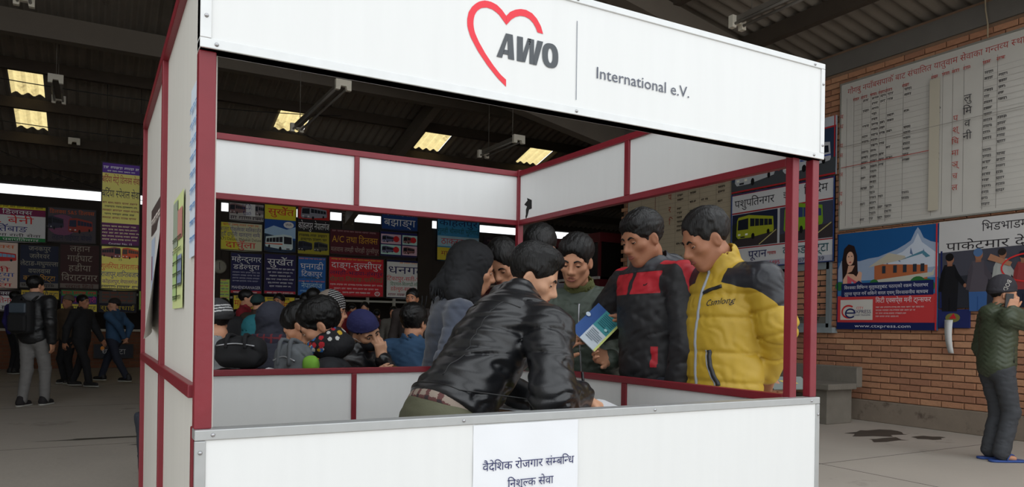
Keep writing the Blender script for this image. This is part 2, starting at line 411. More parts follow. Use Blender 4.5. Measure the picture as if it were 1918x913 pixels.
# ---- ticket-office wall
dk = mat('dark_wall', (58, 50, 44), 0.9, var=0.2, scale=3)
def far_brick():
    m = bpy.data.materials.new('far_brick'); m.use_nodes = True; N = m.node_tree.nodes; L = m.node_tree.links
    bt = N.new('ShaderNodeTexBrick'); tc = N.new('ShaderNodeTexCoord'); mp = N.new('ShaderNodeMapping'); mp.inputs['Rotation'].default_value = (math.pi / 2, 0, 0)
    L.new(tc.outputs['Object'], mp.inputs[0]); L.new(mp.outputs[0], bt.inputs['Vector'])
    bt.inputs['Color1'].default_value = (*lin((120, 74, 50)), 1); bt.inputs['Color2'].default_value = (*lin((104, 64, 45)), 1); bt.inputs['Mortar'].default_value = (*lin((96, 80, 66)), 1)
    bt.inputs['Scale'].default_value = 1.0; bt.inputs['Brick Width'].default_value = .24; bt.inputs['Row Height'].default_value = .075; bt.inputs['Mortar Size'].default_value = .006
    L.new(bt.outputs[0], N['Principled BSDF'].inputs['Base Color']); N['Principled BSDF'].inputs['Roughness'].default_value = .9
    return m
wb = MB().box(-9.2, YF, 0, 17.2, YF + .2, .82).build('wall_back', far_brick()); tag(wb, kind='structure')
MB().box(-9.2, YF, 1.78, 17.2, YF + .2, 3.74).build('upper_wall', dk, wb)
MB().box(-9.2, YF - .05, 3.97, 17.2, YF + .2, 4.16).build('eave_beam', dk, wb)
MB().box(-9.2, YF - .08, .82, 17.2, YF + .25, .87).build('counter_sill', mat('sill_cream', (186, 178, 162), .7, var=.1), wb)
wmull = mat('mullion_white', (188, 184, 172), .6, var=.1)
x = -8.6
while x < 16.8:
    MB().box(x - .035, YF - .01, .87, x + .035, YF + .06, 1.78).build('mullion', wmull, wb); x += .74
MB().box(-9.2, YF, 1.64, 17.2, YF + .05, 1.69).build('transom', wmull, wb)
tag(MB().box(-9.2, 20.4, 0, 17.2, 20.5, 3.6).box(-9.2, YF + .2, 3.55, 17.2, 20.5, 3.6).build('wall_office', dk), kind='structure')  # closes the office behind the windows so no sky light leaks in
lf = mat('left_wall_paint', (118, 108, 96), .9)
tag(MB().box(-4.6, 1.0, 0, -4.4, 18.3, 8.0).build('wall_left_blocker', lf), kind='structure')  # unseen wall, placed here to limit light from the left
tag(MB().box(17.2, 8.9, 0, 17.4, 18.3, 6.8).build('wall_far_right', lf), kind='structure')
tag(MB().box(8.25, 8.7, 0, 17.4, 8.9, 6.8).build('wall_front_right_blocker', lf), kind='structure')  # unseen wall, added to keep sky light out beyond the brick wall
# piers of the office wall
for i, x in enumerate((2.3, 7.75)):
    o = MB().box(x - .2, YF - .16, .0, x + .2, YF, 4.0).build('trim_%d' % (i + 2), dk); tag(o, kind='structure')
c = MB().lathe([(0, .02), (.15, .02), (.17, 0), (.17, -.03), (0, -.03)], n=24).build('wall_clock', mat('clock_face', (150, 146, 132), .4)); 
p = hit(411, 500, 1, YF - .19); c.matrix_world = Matrix.Translation(p) @ sign_frame(c, 'Y'); tag(c, 'round pale wall clock on the dark pier beside the navy bus signs', 'clock')
pp = Print(); pp.ring(0, 0, .165, .165, .015, (80, 74, 64)); pp.line([(0, 0), (0.0, .11)], .012, (30, 30, 30)); pp.line([(0, 0), (.01, -.08)], .014, (30, 30, 30)); o = pp.build('hands', c, Matrix.Translation((0, 0, .02)))

# ---- fluorescent battens hung under the roof
fl_m = mat('batten_paint', (104, 98, 90), .5, var=.15); tube_m = mat('dead_tube', (120, 116, 110), .3); hold_m = mat('lamp_holder', (214, 208, 192), .5)
def fluor(px, py, D, n, label):
    p = at(px, py, D); t = empty('fluorescent_light', p); tag(t, label, 'ceiling light', 'fluorescent battens under the roof')
    L = 1.22 * n
    MB().box(-.045, -L, .03, .045, 0, .085).build('batten', fl_m, t)
    for sx in (-1, 1): MB().tube([(sx * .06, -L + .03, 0), (sx * .06, -.03, 0)], .016, 8).build('tube', tube_m, t)
    for yy in (0, -L): MB().prism([(-.10, .09), (-.10, -.04), (-.045, -.04), (-.035, .01), (.035, .01), (.045, -.04), (.10, -.04), (.10, .09)], 1, yy - .03, yy + .03).build('lamp_holder', hold_m, t)
    for yy in (-.2, -L + .2): MB().tube([(0, yy, .085), (0, yy, max(.2, rz(p[0], p[1] + yy) - p[2] - .03))], .006, 6).build('hanger_rod', fl_m, t)
fluor(110, 190, 12.2, 1, 'twin tube batten hanging beside the yellowed skylight over the backpacker')
fluor(45, 5, 8.2, 1, 'twin tube batten hanging from the concrete beam over the walkway')
fluor(141, 290, 15.6, 1, 'twin tube batten by the tall yellow and purple banner')
fluor(556, 243, 11.6, 2, 'long double batten seen through the stall opening over the plaid hooded sitter')
fluor(905, 292, 12.8, 1, 'twin tube batten seen over the corner of the stall')
fluor(1381, 48, 8.0, 1, 'twin tube batten over the white fascia near the brick wall')
# ---- slack cables
cab = mat('cable_black', (26, 24, 22), .7)
for i, (a, b, s, lab) in enumerate((((-4.3, 12.6, 5.1), (4, 12.6, 5.1), .25, 'black slack cable strung along the tie beam'), ((-4.2, 13.6, 4.6), (4.4, 13.6, 4.6), .2, 'black slack cable strung below the skylights'),
        ((-2.5, 14.9, 4.55), (1.4, 17.1, 3.7), .2, 'black cable hanging down beside the tall yellow banner'), ((3, 12.1, 4.6), (6.4, 13.0, 4.6), .3, 'black cable crossing under the roof above the stall'))):
    a = np.array(a, float); b = np.array(b, float)
    pts = [a + (b - a) * t - np.array([0, 0, s * 4 * t * (1 - t)]) for t in np.linspace(0, 1, 14)]
    o = MB().tube(pts, .008, 6).build('cable', cab); tag(o, lab, 'cable', 'cables under the roof')
pts = [hit(1845, -8, 0, 7.9) * np.array([1, 1, 0]) + np.array([0, 0, zn(7.9) - .03]), hit(1845, -8, 0, 7.9), hit(1846, 20, 0, 7.9), hit(1850, 45, 0, 7.9), hit(1850, 70, 0, 7.9)]
tag(MB().tube(pts, .008, 6).build('rope', mat('old_rope', (150, 136, 112), .9)), 'thin frayed rope dangling in front of the timetable board', 'rope')

# ================================================================== the stall (one thing, many parts)
red = mat('maroon_paint', (120, 26, 38), 0.42, var=0.18, scale=9, bump=0.08, bscale=40, wear=((140, 62, 68), 14, 0.68))
white = mat('white_sheet', (222, 223, 222), 0.45, var=0.03, scale=5, stretch=(6, 6, .5), wear=((200, 196, 188), 3.2, 0.70))
wside = mat('white_sheet_dusty', (205, 202, 194), 0.6, var=0.05, scale=5, stretch=(6, 6, .5), wear=((182, 174, 160), 4.0, 0.66))
alu = mat('aluminium_trim', (205, 206, 205), 0.38, metal=0.55, var=0.08, scale=30, stretch=(1, 1, 1))
screw_m = mat('screw_steel', (170, 170, 172), 0.25, metal=0.9)
K = empty('exhibition_stall', (0, 0, 0)); tag(K, 'open white panelled information stall with maroon tube frame and a heart logo fascia', 'stall')
T = .030; W, DP = 1.90, 1.815; ZT, ZL = 1.9675, .8764
XR = 1.79
def kbox(name, *a, m=red, parent=K, bevel=.0025): return box_obj(name, *a, m, parent, bevel)
# posts
kbox('post', 0, 0.0365, 0, .034, .068, ZL); kbox('post', 0, 0.004, ZL, .034, .036, 1.654); kbox('post', -.004, .86, 0, .026, .89, 1.92); kbox('post', -.004, DP - .01, 0, .03, DP + .02, 1.925)
kbox('post', W - .036, .004, ZL, W - .006, .034, 1.654); kbox('post', XR, .022, 0, XR + .03, .052, 1.93)
kbox('post', XR - .002, DP - .01, 0, XR + .03, DP + .02, 1.925)
# left wall
for z0, z1 in ((.935, .963), (1.888, 1.917), (0.03, .06)): kbox('rail', -.006, .069, z0, .026, DP - .01, z1)
for y0, y1 in ((.036, .86), (.89, DP - .01)):
    for z0, z1 in ((.06, .935), (.963, 1.888)): kbox('side_panel', .012, y0, z0, .02, y1, z1, m=wside, bevel=0)
kbox('lining_sheet', .0345, .03, .06, .0395, DP - .01, 1.9, m=wside, bevel=0)
# back wall
for z0, z1 in ((.857, .8845), (1.63, 1.657), (1.890, 1.918), (0.03, .06)): kbox('rail', .03, DP, z0, XR, DP + T, z1)
for z0, z1 in ((.06, .857), (1.657, 1.89)):
    kbox('rail', .897, DP, z0, .921, DP + T, z1)
    kbox('back_panel', .04, DP + .010, z0, .897, DP + .016, z1, m=white, bevel=0); kbox('back_panel', .921, DP + .010, z0, XR, DP + .016, z1, m=white, bevel=0)
# right wall
for z0, z1 in ((.857, .8845), (1.63, 1.657), (1.890, 1.918), (0.03, .06)): kbox('rail', XR, .052, z0, XR + T, DP - .01, z1)
for z0, z1 in ((.06, .857), (1.657, 1.89)):
    kbox('rail', XR, .876, z0, XR + T, .906, z1)
    pa = kbox('side_panel', XR + .010, .052, z0, XR + .016, .876, z1, m=white, bevel=0); pb = kbox('side_panel', XR + .010, .906, z0, XR + .016, DP - .01, z1, m=white, bevel=0)
tp = [(1003, 377), (987, 371), (988, 376), (983, 382), (982, 384), (987, 387), (985, 393), (985, 402), (984, 406), (985, 411), (988, 405), (989, 401), (991, 393), (996, 391), (996, 385), (996, 375)]
tp = [tuple(hit(a, b, 0, XR + .0095)) for a, b in tp[1:]]
MB().add(tp, [tuple(range(len(tp)))]).build('torn_hole', mat('hole_dark', (14, 12, 10), .9), pb)
# front counter panel
kbox('counter_panel', .02, -.006, .03, W - .012, .004, ZL - .006, m=white, bevel=0)
alu2 = mat('aluminium_counter_trim', (176, 178, 178), 0.42, metal=0.6, var=0.08, scale=30)
trim = kbox('counter_trim', .000, -.010, ZL - .022, W - .004, .036, ZL, m=alu2, bevel=.002)
t2 = kbox('counter_trim', .000, -.0095, 0.0, .022, .002, ZL - .0225, m=alu2, bevel=.002); t3 = kbox('counter_trim', W - .022, -.0095, 0.0, W - .004, .002, ZL - .0225, m=alu2, bevel=.002)
kbox('counter_trim', .0225, -.009, .0, W - .0225, .003, .029, m=alu2)
# fascia
fas = kbox('fascia', .0, -.006, 1.6545, W, .03, ZT, m=white, bevel=0)
for q in ((0, 1.6545, W, 1.675), (0, ZT - .018, W, ZT), (0, 1.675, .022, ZT - .018), (W - .018, 1.675, W, ZT - .018)): kbox('fascia_trim', q[0], -.010, q[1], q[2], .034, q[3], m=alu, parent=fas, bevel=.0015)
def screw(x, z, parent):
    o = MB().lathe([(0.0, .0035), (.002, .0034), (.0036, .0022), (.0045, 0)], n=12).build('screw', screw_m, parent); o.matrix_world = Matrix.Translation((x, -.0103, z)) @ sign_frame(o, 'Y')
    return o
for x, z in ((.012, 1.72), (.032, 1.664), (.92, 1.664), (.92, 1.958), (W - .05, 1.664), (W - .05, 1.958), (W - .009, 1.70), (W - .009, 1.90), (.45, 1.958)): screw(x, z, fas)
for x, z in ((.035, ZL - .011), (.604, ZL - .011), (1.2, ZL - .011), (W - .045, ZL - .011)): screw(x, z, trim)
screw(.011, .83, t2); screw(W - .013, .82, t3); screw(.011, .40, t2); screw(W - .013, .40, t3)
# fascia print, traced on the fascia plane
def fz(pts): return [tuple(hit(840 + a * .25026, b * .25026, 1, -.0062)[[0, 2]]) for a, b in pts]
pr = Print()
HEART_O = [(430, 650), (370, 590), (290, 490), (220, 385), (165, 280), (141, 205), (138, 150), (150, 90), (180, 45), (220, 15), (265, 3), (310, 10), (360, 35), (400, 75), (432, 120), (460, 90), (500, 73), (540, 68), (580, 75), (625, 100), (660, 140), (690, 195), (707, 255)]
HEART_I = [(430, 597), (390, 560), (335, 490), (275, 400), (225, 310), (195, 240), (186, 190), (187, 145), (198, 105), (220, 76), (248, 60), (285, 57), (330, 72), (375, 107), (433, 188), (468, 148), (500, 128), (535, 119), (570, 124), (605, 143), (632, 172), (652, 208), (665, 243)]
o_, i_ = fz(HEART_O), fz(HEART_I)
# resample both sides to smooth strips
def resamp(P, n):
    P = np.array(P); s = np.r_[0, np.cumsum(np.hypot(*np.diff(P, axis=0).T))]; t = np.linspace(0, s[-1], n); return np.c_[np.interp(t, s, P[:, 0]), np.interp(t, s, P[:, 1])]
cut = 14
for a, b in ((o_[:cut + 1], i_[:cut + 1]), (o_[cut:], i_[cut:])):
    A, B = resamp(a, 40), resamp(b, 40); pr.k += 1
    for k in range(39): pr.poly([A[k], A[k + 1], B[k + 1], B[k]], (226, 62, 74), False)
GR = (82, 86, 90)
pr.k += 1
for q in ([(358, 425), (428, 250), (452, 256), (400, 434)], [(428, 250), (480, 262), (491, 452), (445, 441), (440, 300), (452, 256)], [(416, 372), (448, 378), (446, 412), (404, 404)],
          [(512, 271), (556, 280), (556, 400), (560, 466), (510, 457)], [(556, 400), (592, 288), (620, 294), (572, 468), (556, 464)], [(592, 288), (640, 299), (638, 420), (640, 486), (604, 478), (606, 350)], [(638, 420), (664, 304), (707, 314), (658, 490), (636, 486)]):
    pr.poly(fz(q), GR, False)
pr.k += 1; ts = np.linspace(0, 2 * math.pi, 33)
OO = fz([(760 + 60 * math.copysign(abs(math.cos(t)) ** .8, math.cos(t)), 418 + 16 * math.cos(t) * .9 + 92 * math.copysign(abs(math.sin(t)) ** .8, math.sin(t))) for t in ts]); OI = fz([(760 + 18 * math.cos(t), 418 + 4 * math.cos(t) + 56 * math.sin(t)) for t in ts])
for k in range(32): pr.poly([OO[k], OO[k + 1], OI[k + 1], OI[k]], GR, False)
pr.rect(.9185, 1.694, .9205, 1.902, (120, 126, 136))
pr.text('International e.V.', .981, 1.7625, .0295, (92, 96, 108), width=.334, align='l')
me = pr.build('logo_lettering', fas); me.matrix_local = Matrix(((1, 0, 0, 0), (0, 0, -1, -.0062), (0, 1, 0, 0), (0, 0, 0, 1)))

# ---- papers stuck on the stall
paper_m = mat('paper_white', (226, 228, 232), .6, var=.03, scale=4, bump=.15, bscale=9)
mb = MB(); nx = ny = 10
vs = [(x * .308 / nx, y * .30 / ny, .001 + .0022 * math.sin(x * 1.1 + y * .5) * math.sin(y * .9 + x * .3) + .002) for x in range(nx + 1) for y in range(ny + 1)]
mb.add(vs, [(x * (ny + 1) + y, (x + 1) * (ny + 1) + y, (x + 1) * (ny + 1) + y + 1, x * (ny + 1) + y + 1) for x in range(nx) for y in range(ny)], 0, True)
nt_ = mb.build('paper_notice', paper_m); nt_.matrix_world = Matrix.Translation((.631, -.0062, .552)) @ sign_frame(None, 'Y'); tag(nt_, 'white paper notice with two handwritten blue lines stuck on the front counter panel', 'notice')
pr = Print(); pr.text('वैदेशिक रोजगार संम्बन्धि', .160, .186, .020, (40, 44, 92), width=.27); pr.text('निशुल्क सेवा', .164, .139, .020, (40, 44, 92), width=.135)
pr.build('handwriting', nt_, Matrix.Translation((0, 0, .0045)))
def flyer(name, y0, y1, z0, z1, rgb, label, draw, bow=.012, slant=0.0):
    """paper on the outer face of the left wall; local x runs towards the camera side (-Y)"""
    wd, ht = y1 - y0, z1 - z0; mb = MB(); nx, ny = 8, 8
    vs = [(wd * i / nx, ht * j / ny - slant * i / nx, .003 + bow * (i / nx) ** 2 * (1 - j / ny) ** 1.2) for i in range(nx + 1) for j in range(ny + 1)]
    mb.add(vs, [(i * (ny + 1) + j, (i + 1) * (ny + 1) + j, (i + 1) * (ny + 1) + j + 1, i * (ny + 1) + j + 1) for i in range(nx) for j in range(ny)], 0, True)
    o = mb.build(name, flat(rgb)); o.matrix_world = Matrix.Translation((.0105, y1, z0)) @ sign_frame(None, 'X'); tag(o, label, 'poster')
    p = Print(); draw(p, wd, ht); p.build('print', o, Matrix.Translation((0, 0, .004)))
    return o
def dr_a(p, w, h):
    p.rect(.01, h * .55, w * .5, h - .01, (150, 160, 140)); p.rect(w * .52, h * .6, w - .01, h * .86, (190, 130, 120)); p.rect(.015, .02, w * .45, h * .5, (170, 196, 130)); p.rect(w * .55, h * .2, w - .015, h * .46, (130, 144, 170))
    for k in range(6): p.small(.02, w - .02, .02 + k * .03, .014, (60, 70, 40), k)
flyer('poster', .33, .58, 1.13, 1.42, (204, 214, 150), 'yellow green flyer with small pictures on the side wall of the stall', dr_a, 0)
def dr_b(p, w, h):
    for k in range(9): p.small(.015, w - .01, .03 + k * .036, .016, (90, 140, 190), k)
flyer('poster', .04, .20, 1.24, 1.62, (206, 216, 226), 'pale blue handwritten sheet on the side wall beside the corner post', dr_b, 0)
def dr_c(p, w, h): p.rect(0, h * .78, w, h, (74, 60, 56)); p.small(.02, w - .02, h * .85, .03, (230, 220, 210), 2); p.rect(.03, h * .2, w * .4, h * .74, (170, 182, 200)); p.rect(.05, h * .4, .09, h * .6, (120, 40, 80))
flyer('poster', .93, 1.42, 1.07, 1.50, (206, 204, 200), 'peeling grey poster curling away from the rear side panel of the stall', dr_c, .05, .03)

# ---- table and papers inside the stall
tb = empty('writing_table', (1.37, .66, 0)); tag(tb, 'plain brown wooden writing table inside the stall', 'table')
wd_m = mat('brown_wood', (120, 84, 56), .5, var=.25, scale=7, stretch=(1, 8, 1), bump=.1)
box_obj('tabletop', -.25, -.5, .757, .25, .5, .785, wd_m, tb, .004)
for sx in (-.21, .21):
    for sy in (-.45, .45): box_obj('leg', sx - .02, sy - .02, 0, sx + .02, sy + .02, .757, wd_m, tb)
for sy in (-.45, .45): box_obj('apron', -.19, sy - .01, .69, .19, sy + .01, .757, wd_m, tb)
def sheet(name, c, z, w, h, rz, label, m, curl=.0, n=8):
    mb = MB(); vs = [((i / n - .5) * w, (j / n - .5) * h, curl * (math.sin(i / n * 3.1) ** 2) * (.4 + .6 * j / n) + .0005) for i in range(n + 1) for j in range(n + 1)]
    mb.add(vs, [(i * (n + 1) + j, (i + 1) * (n + 1) + j, (i + 1) * (n + 1) + j + 1, i * (n + 1) + j + 1) for i in range(n) for j in range(n)], 0, True)
    o = mb.build(name, m); o.location = (c[0], c[1], z); o.rotation_euler = (0, 0, rz); tag(o, label, 'paper'); return o
p = hit(1135, 760, 2, .785); sheet('paper_sheet', (1.30, .46), .7866, .24, .18, -.5, 'open white form under the pen of the man in the leather jacket', paper_m, .02)
sheet('paper_sheet', (1.49, .64), .7866, .19, .15, -.5, 'curling white form beside the writing hand on the table', paper_m, .03)
sheet('paper_sheet', (1.27, .82), .7866, .28, .20, .3, 'white form under the flat hand of the man in the leather jacket', paper_m, .01)
sheet('paper_slip', (1.16, .56), .7866, .05, .12, .6, 'small yellow green slip at the edge of the brown table', flat((180, 196, 110)), .0)

# ================================================================== boards and posters on the brick wall
def wallrect(pl, py_top, pr_, py_bot): pass
cream = (196, 192, 184)
def dr_board(p, w, h):
    RD, BK, GY = (168, 60, 52), (58, 56, 58), (120, 116, 110)
    sc = h / 1.85
    p.text('गोंगबु नयाँबसपार्क बाट संचालित यातुवाम सेवाका गन्तव्य स्थान, दुरी, भाडा दर तथा समय तालिका', .1, h - .155, .065, RD, align='l', width=w * .97)
    cols = [.09, .19, .30, .42, .53, .62, .83, 1.17, 1.29, 1.40, 1.52, 1.72, 1.86, 2.3, 2.5, 2.7, 2.95, 3.2]
    for i, c in enumerate(cols):
        if c < w: p.rect(c, .05, c + .004, h - .2, GY, i == 0)
    rr = random.Random(4); p.k += 1
    for k in range(24):
        y = h - .32 - k * .063
        for a, b in ((.19, 1.17), (1.72, min(w, 3.3))):
            if a < w: p.rect(a, y, min(b, w - .03), y + .0025, (156, 152, 146), False)
        for i, c in enumerate(cols[:-1]):
            if i in (0, 1, 8, 9, 10, 13, 14) or c > w - .2: continue
            prob = {2: .35, 3: .9, 4: .55, 5: .5, 6: .45, 7: .2, 11: .9, 12: .75}.get(i, .5)
            if rr.random() < prob: p.small(c + .015, min(c + .1, cols[i + 1] - .01), y + .012, .034, BK, k * 31 + i)
    for i, c in enumerate(cols[1:-2]):
        if c < w - .15: p.small(c + .012, c + .095, h - .275, .04, RD, i)
    for j, ch in enumerate('मध्यमाञ्चल'): p.text(ch, .05, h - .45 - j * .12, .05, RD) if ch not in '\u094dा' else None
    for j, ch in enumerate(('लु', 'मि', 'व', 'नी')): p.text(ch, 1.585, h - .62 - j * .135, .075, BK)
    for j, ch in enumerate(('प', 'श्', 'चि', 'मा', 'ञ्', 'च', 'ल')): p.text(ch, 1.46, h - .80 - j * .125, .06, RD)
    p.rect(.05, h * .42, 1.2, h * .42 + .008, RD); p.rect(1.17, .1, 1.285, h - .28, (190, 182, 164))
    p.rect(0, h * .56, w, h * .56 + .006, (140, 134, 126))
alu_f = mat('board_edge', (150, 148, 140), .5, metal=.3)
b = sign('timetable_board', XW - .03, 4.50, 2.33, 3.3, 1.84, cream, dr_board, 'huge white hand lettered bus timetable board above the money transfer poster', 'board', 'X', thick=.025, border=(alu_f, .018))
def dr_board2(p, w, h):
    rr = random.Random(9)
    for c in (.0, .35, .8, 1.2, 1.5, 1.75, 2.1): p.rect(c, 0, c + .005, h, (128, 118, 104))
    for k in range(26):
        y = h - .12 - k * .07; p.rect(0, y, w, y + .003, (140, 130, 114))
        for c in (.4, 1.26, 1.55, 1.8, 2.15):
            if rr.random() < .55: p.small(c, c + .14, y + .015, .04, (58, 52, 48), k * 7 + int(c * 10))
    for j in range(6): p.text('परिचल'[j % 3], 1.1, h - .3 - j * .2, .09, (160, 60, 44))
    p.rect(.74, 0, .75, h, (110, 50, 44))
sign('timetable_board', XW - .03, 8.72, 2.1, 2.42, 1.95, (182, 168, 144), dr_board2, 'yellowed timetable board with faded columns beside the bus posters', 'board', 'X', thick=.025, border=(alu_f, .018))
def dr_bus_lo(p, w, h):
    p.rect(0, 0, w, .09, (170, 172, 186)); p.rect(0, h - .275, w, h, (206, 206, 206)); p.rect(0, .09, w, .29, (206, 206, 206))
    p.rect(0, h - .29, w, h - .27, (160, 40, 44)); p.rect(0, h - .022, w, h, (160, 40, 44)); p.rect(0, 0, w, .015, (40, 44, 96)); p.rect(0, .285, w, .30, (160, 40, 44))
    p.text('पशुपतिनगर', .42, h - .20, .105, (38, 38, 44), width=.72); p.text('इलाम', 1.06, h - .17, .08, (38, 38, 44), width=.26); p.text('फिदिम', 1.45, h - .17, .1, (38, 38, 44), width=.36)
    for a, bb, c in ((0.02, .84, (30, 36, 60)), (.88, w - .02, (64, 66, 84))):
        p.rect(a, .31, bb, h - .30, c); p.poly([(a, .31), (bb, .31), (bb, .5), (a, .42)], (58, 52, 54)); p.line([(a + .5, .32), (bb - .02, .5)], .014, (190, 180, 120))
    p.poly([(.02, h - .45), (.3, h - .32), (.3, h - .6), (.02, h - .7)], (34, 40, 34))
    p.bus(.10, .40, .68, .36, (160, 166, 40)); p.bus(.95, .40, .62, .42, (120, 160, 40), glass=(50, 64, 110))
    p.text('पूरान', .5, .14, .10, (34, 40, 90), width=.33); p.text('काँकडभिट्टा', 1.3, .14, .105, (30, 80, 90), width=.72); p.small(.68, .86, .16, .05, (180, 60, 60), 3)
    p.text('9846514495', .65, .025, .05, (190, 50, 60), width=.5); p.text('9807989339', 1.35, .025, .05, (70, 70, 90), width=.5)
BY1 = 6.27
sign('bus_poster', XW - .065, BY1, 1.95, 1.73, 1.08, (196, 196, 200), dr_bus_lo, 'bus company banner with a yellow bus and a green bus over the louvred window', 'poster', 'X', border=(flat((40, 60, 110)), .012))
def dr_bus_hi(p, w, h):
    p.rect(0, 0, w, h, (44, 60, 84)); p.rect(0, h - .12, w, h, (186, 190, 196)); p.rect(.84, .05, .86, h - .12, (180, 40, 44)); p.rect(0, h - .14, w, h - .12, (180, 40, 44)); p.rect(w - .03, 0, w - .012, h, (180, 40, 44))
    p.poly([(0, 0), (w, 0), (w, .22), (0, .16)], (70, 74, 78)); p.bus(.06, .06, .72, .44, (186, 190, 192), stripe=(150, 50, 50)); p.bus(.92, .10, .75, .4, (190, 192, 196), stripe=(60, 80, 150))
    p.rect(0, 0, w, .02, (180, 40, 44))
sign('bus_poster', XW - .065, BY1, 3.05, 1.74, .74, (150, 156, 164), dr_bus_hi, 'upper bus banner with two white coaches on blue', 'poster', 'X')
def dr_city(p, w, h):
    p.rect(0, h * .36, w, h, (26, 84, 140)); p.poly([(0, h * .36), (w, h * .36), (w, h * .7), (0, h * .7)], (60, 120, 170))
    # snowy range
    p.poly([(0, h * .62), (.05, h * .72), (.1, h * .68), (.18, h * .71), (.3, h * .70), (.42, h * .72), (.55, h * .73), (.66, h * .76), (.78, h * .79), (.88, h * .83), (.95, h * .865), (1.0, h * .95), (1.03, h * .985), (1.06, h * .95), (1.1, h * .88), (1.18, h * .84), (w, h * .82), (w, h * .5), (0, h * .5)], (150, 166, 190))
    p.poly([(.55, h * .66), (.7, h * .72), (.85, h * .76), (.98, h * .84), (1.03, h * .93), (1.08, h * .84), (1.2, h * .76), (w, h * .72), (w, h * .6), (.6, h * .58)], (196, 204, 216))
    for a in ((.8, .74), (.95, .80), (1.1, .78), (.66, .69)): p.poly([(a[0], h * a[1]), (a[0] + .03, h * (a[1] - .08)), (a[0] - .01, h * (a[1] - .06))], (96, 116, 150))
    # house
    p.poly([(.5, h * .38), (1.15, h * .38), (1.15, h * .62), (.5, h * .66)], (176, 100, 62)); p.poly([(.42, h * .63), (.68, h * .76), (.88, h * .72), (.9, h * .69), (.66, h * .66)], (186, 178, 160)); p.poly([(.82, h * .68), (1.1, h * .76), (1.18, h * .7), (1.13, h * .69), (1.09, h * .73)], (80, 130, 150))
    p.poly([(.54, h * .50), (1.2, h * .55), (1.24, h * .6), (1.22, h * .52), (.9, h * .46), (.54, h * .46)], (188, 186, 172))
    for x in (.6, .74, .86, .98, 1.07): p.rect(x, h * .39, x + .05, h * .455, (44, 52, 62)); p.rect(x, h * .56, x + .045, h * .635, (44, 52, 62), False)
    p.poly([(.5, h * .36), (1.2, h * .36), (1.16, h * .41), (.55, h * .41)], (176, 172, 158))
    for (x, y, r) in ((1.04, .44, .1), (1.15, .42, .09), (.03, .45, .06), (.5, .46, .06), (.94, .42, .05)): p.disc(x, h * y, r, r * .9, (48, 110, 54))
    # printed woman: hair, face, arms, dress
    p.poly([(.08, h * .44), (.06, h * .7), (.09, h * .84), (.15, h * .885), (.23, h * .86), (.27, h * .76), (.28, h * .6), (.32, h * .5), (.2, h * .5)], (42, 26, 24))
    p.poly([(.07, h * .37), (.08, h * .52), (.13, h * .58), (.22, h * .57), (.3, h * .52), (.38, h * .44), (.4, h * .37)], (214, 166, 140)); p.disc(.175, h * .735, .052, .085, (220, 174, 148))
    p.poly([(.13, h * .58), (.2, h * .60), (.24, h * .66), (.15, h * .66)], (210, 160, 134)); p.poly([(.14, h * .37), (.14, h * .56), (.19, h * .53), (.27, h * .49), (.33, h * .37)], (210, 90, 100)); p.poly([(.19, h * .37), (.2, h * .5), (.28, h * .44), (.3, h * .37)], (120, 170, 210))
    p.poly([(.24, h * .5), (.3, h * .6), (.34, h * .58), (.33, h * .5)], (216, 168, 142)); p.disc(.155, h * .755, .009, .006, (30, 24, 24), 8); p.disc(.197, h * .757, .009, .006, (30, 24, 24), 8); p.poly([(.155, h * .695), (.175, h * .688), (.197, h * .696), (.177, h * .702)], (180, 40, 50)); p.poly([(.1, h * .74), (.12, h * .85), (.2, h * .87), (.24, h * .82), (.23, h * .7), (.225, h * .79), (.15, h * .82), (.125, h * .78)], (42, 26, 24))
    # bands
    p.rect(0, .085, w, h * .345, (196, 60, 62)); p.rect(.06, h * .335, w - .04, h * .475, (24, 34, 84)); p.poly([(.24, h * .47), (.36, h * .47), (.3, h * .5)], (24, 34, 84))
    p.text('विश्वका विभिन्न मुलुकहरुबाट पठाएको रकम नेपालभर', w / 2, h * .415, .036, (214, 214, 220), width=w * .84); p.text('तुरुन्त प्राप्त गर्न सकिने सरल एवम् विश्वासनीय माध्यम', w / 2, h * .352, .036, (214, 214, 220), width=w * .84)
    p.rect(.05, .115, .49, h * .305, (206, 202, 194)); p.rect(0, 0, w, .085, (24, 34, 84))
    p.ring(.165, .215, .10, .085, .022, (200, 50, 50), t0=.9, t1=5.0); p.ring(.19, .195, .075, .062, .02, (34, 40, 90), t0=.2, t1=5.6); p.rect(.13, .19, .26, .207, (34, 40, 90))
    p.text('CITY', .27, .245, .028, (200, 50, 50), align='l', width=.10); p.text('EXPRESS', .23, .195, .04, (34, 40, 90), align='l', width=.24); p.text('MONEY TRANSFER', .23, .165, .016, (34, 40, 90), align='l', width=.235)
    p.text('सिटी एक्सप्रेस मनी ट्रान्सफर', .53, h * .27, .052, (226, 222, 222), align='l', width=.67)
    for k in range(4): p.small(.53, 1.12 - .1 * k, h * .215 - k * .036, .02, (214, 190, 186), k)
    p.text('www.ctxpress.com', w / 2 - .02, .026, .034, (220, 222, 230), width=.72); p.rect(w - .018, 0, w, h, (196, 50, 56)); p.rect(0, 0, .012, h, (24, 34, 84))
CYT = float(hit(1572, 440, 0, XW - .03)[1])
sign('advert_poster', XW - .045, CYT, 1.10, 1.265, 1.185, (60, 110, 160), dr_city, 'money transfer advert poster with a smiling woman, a villa and snowy mountains', 'poster', 'X')
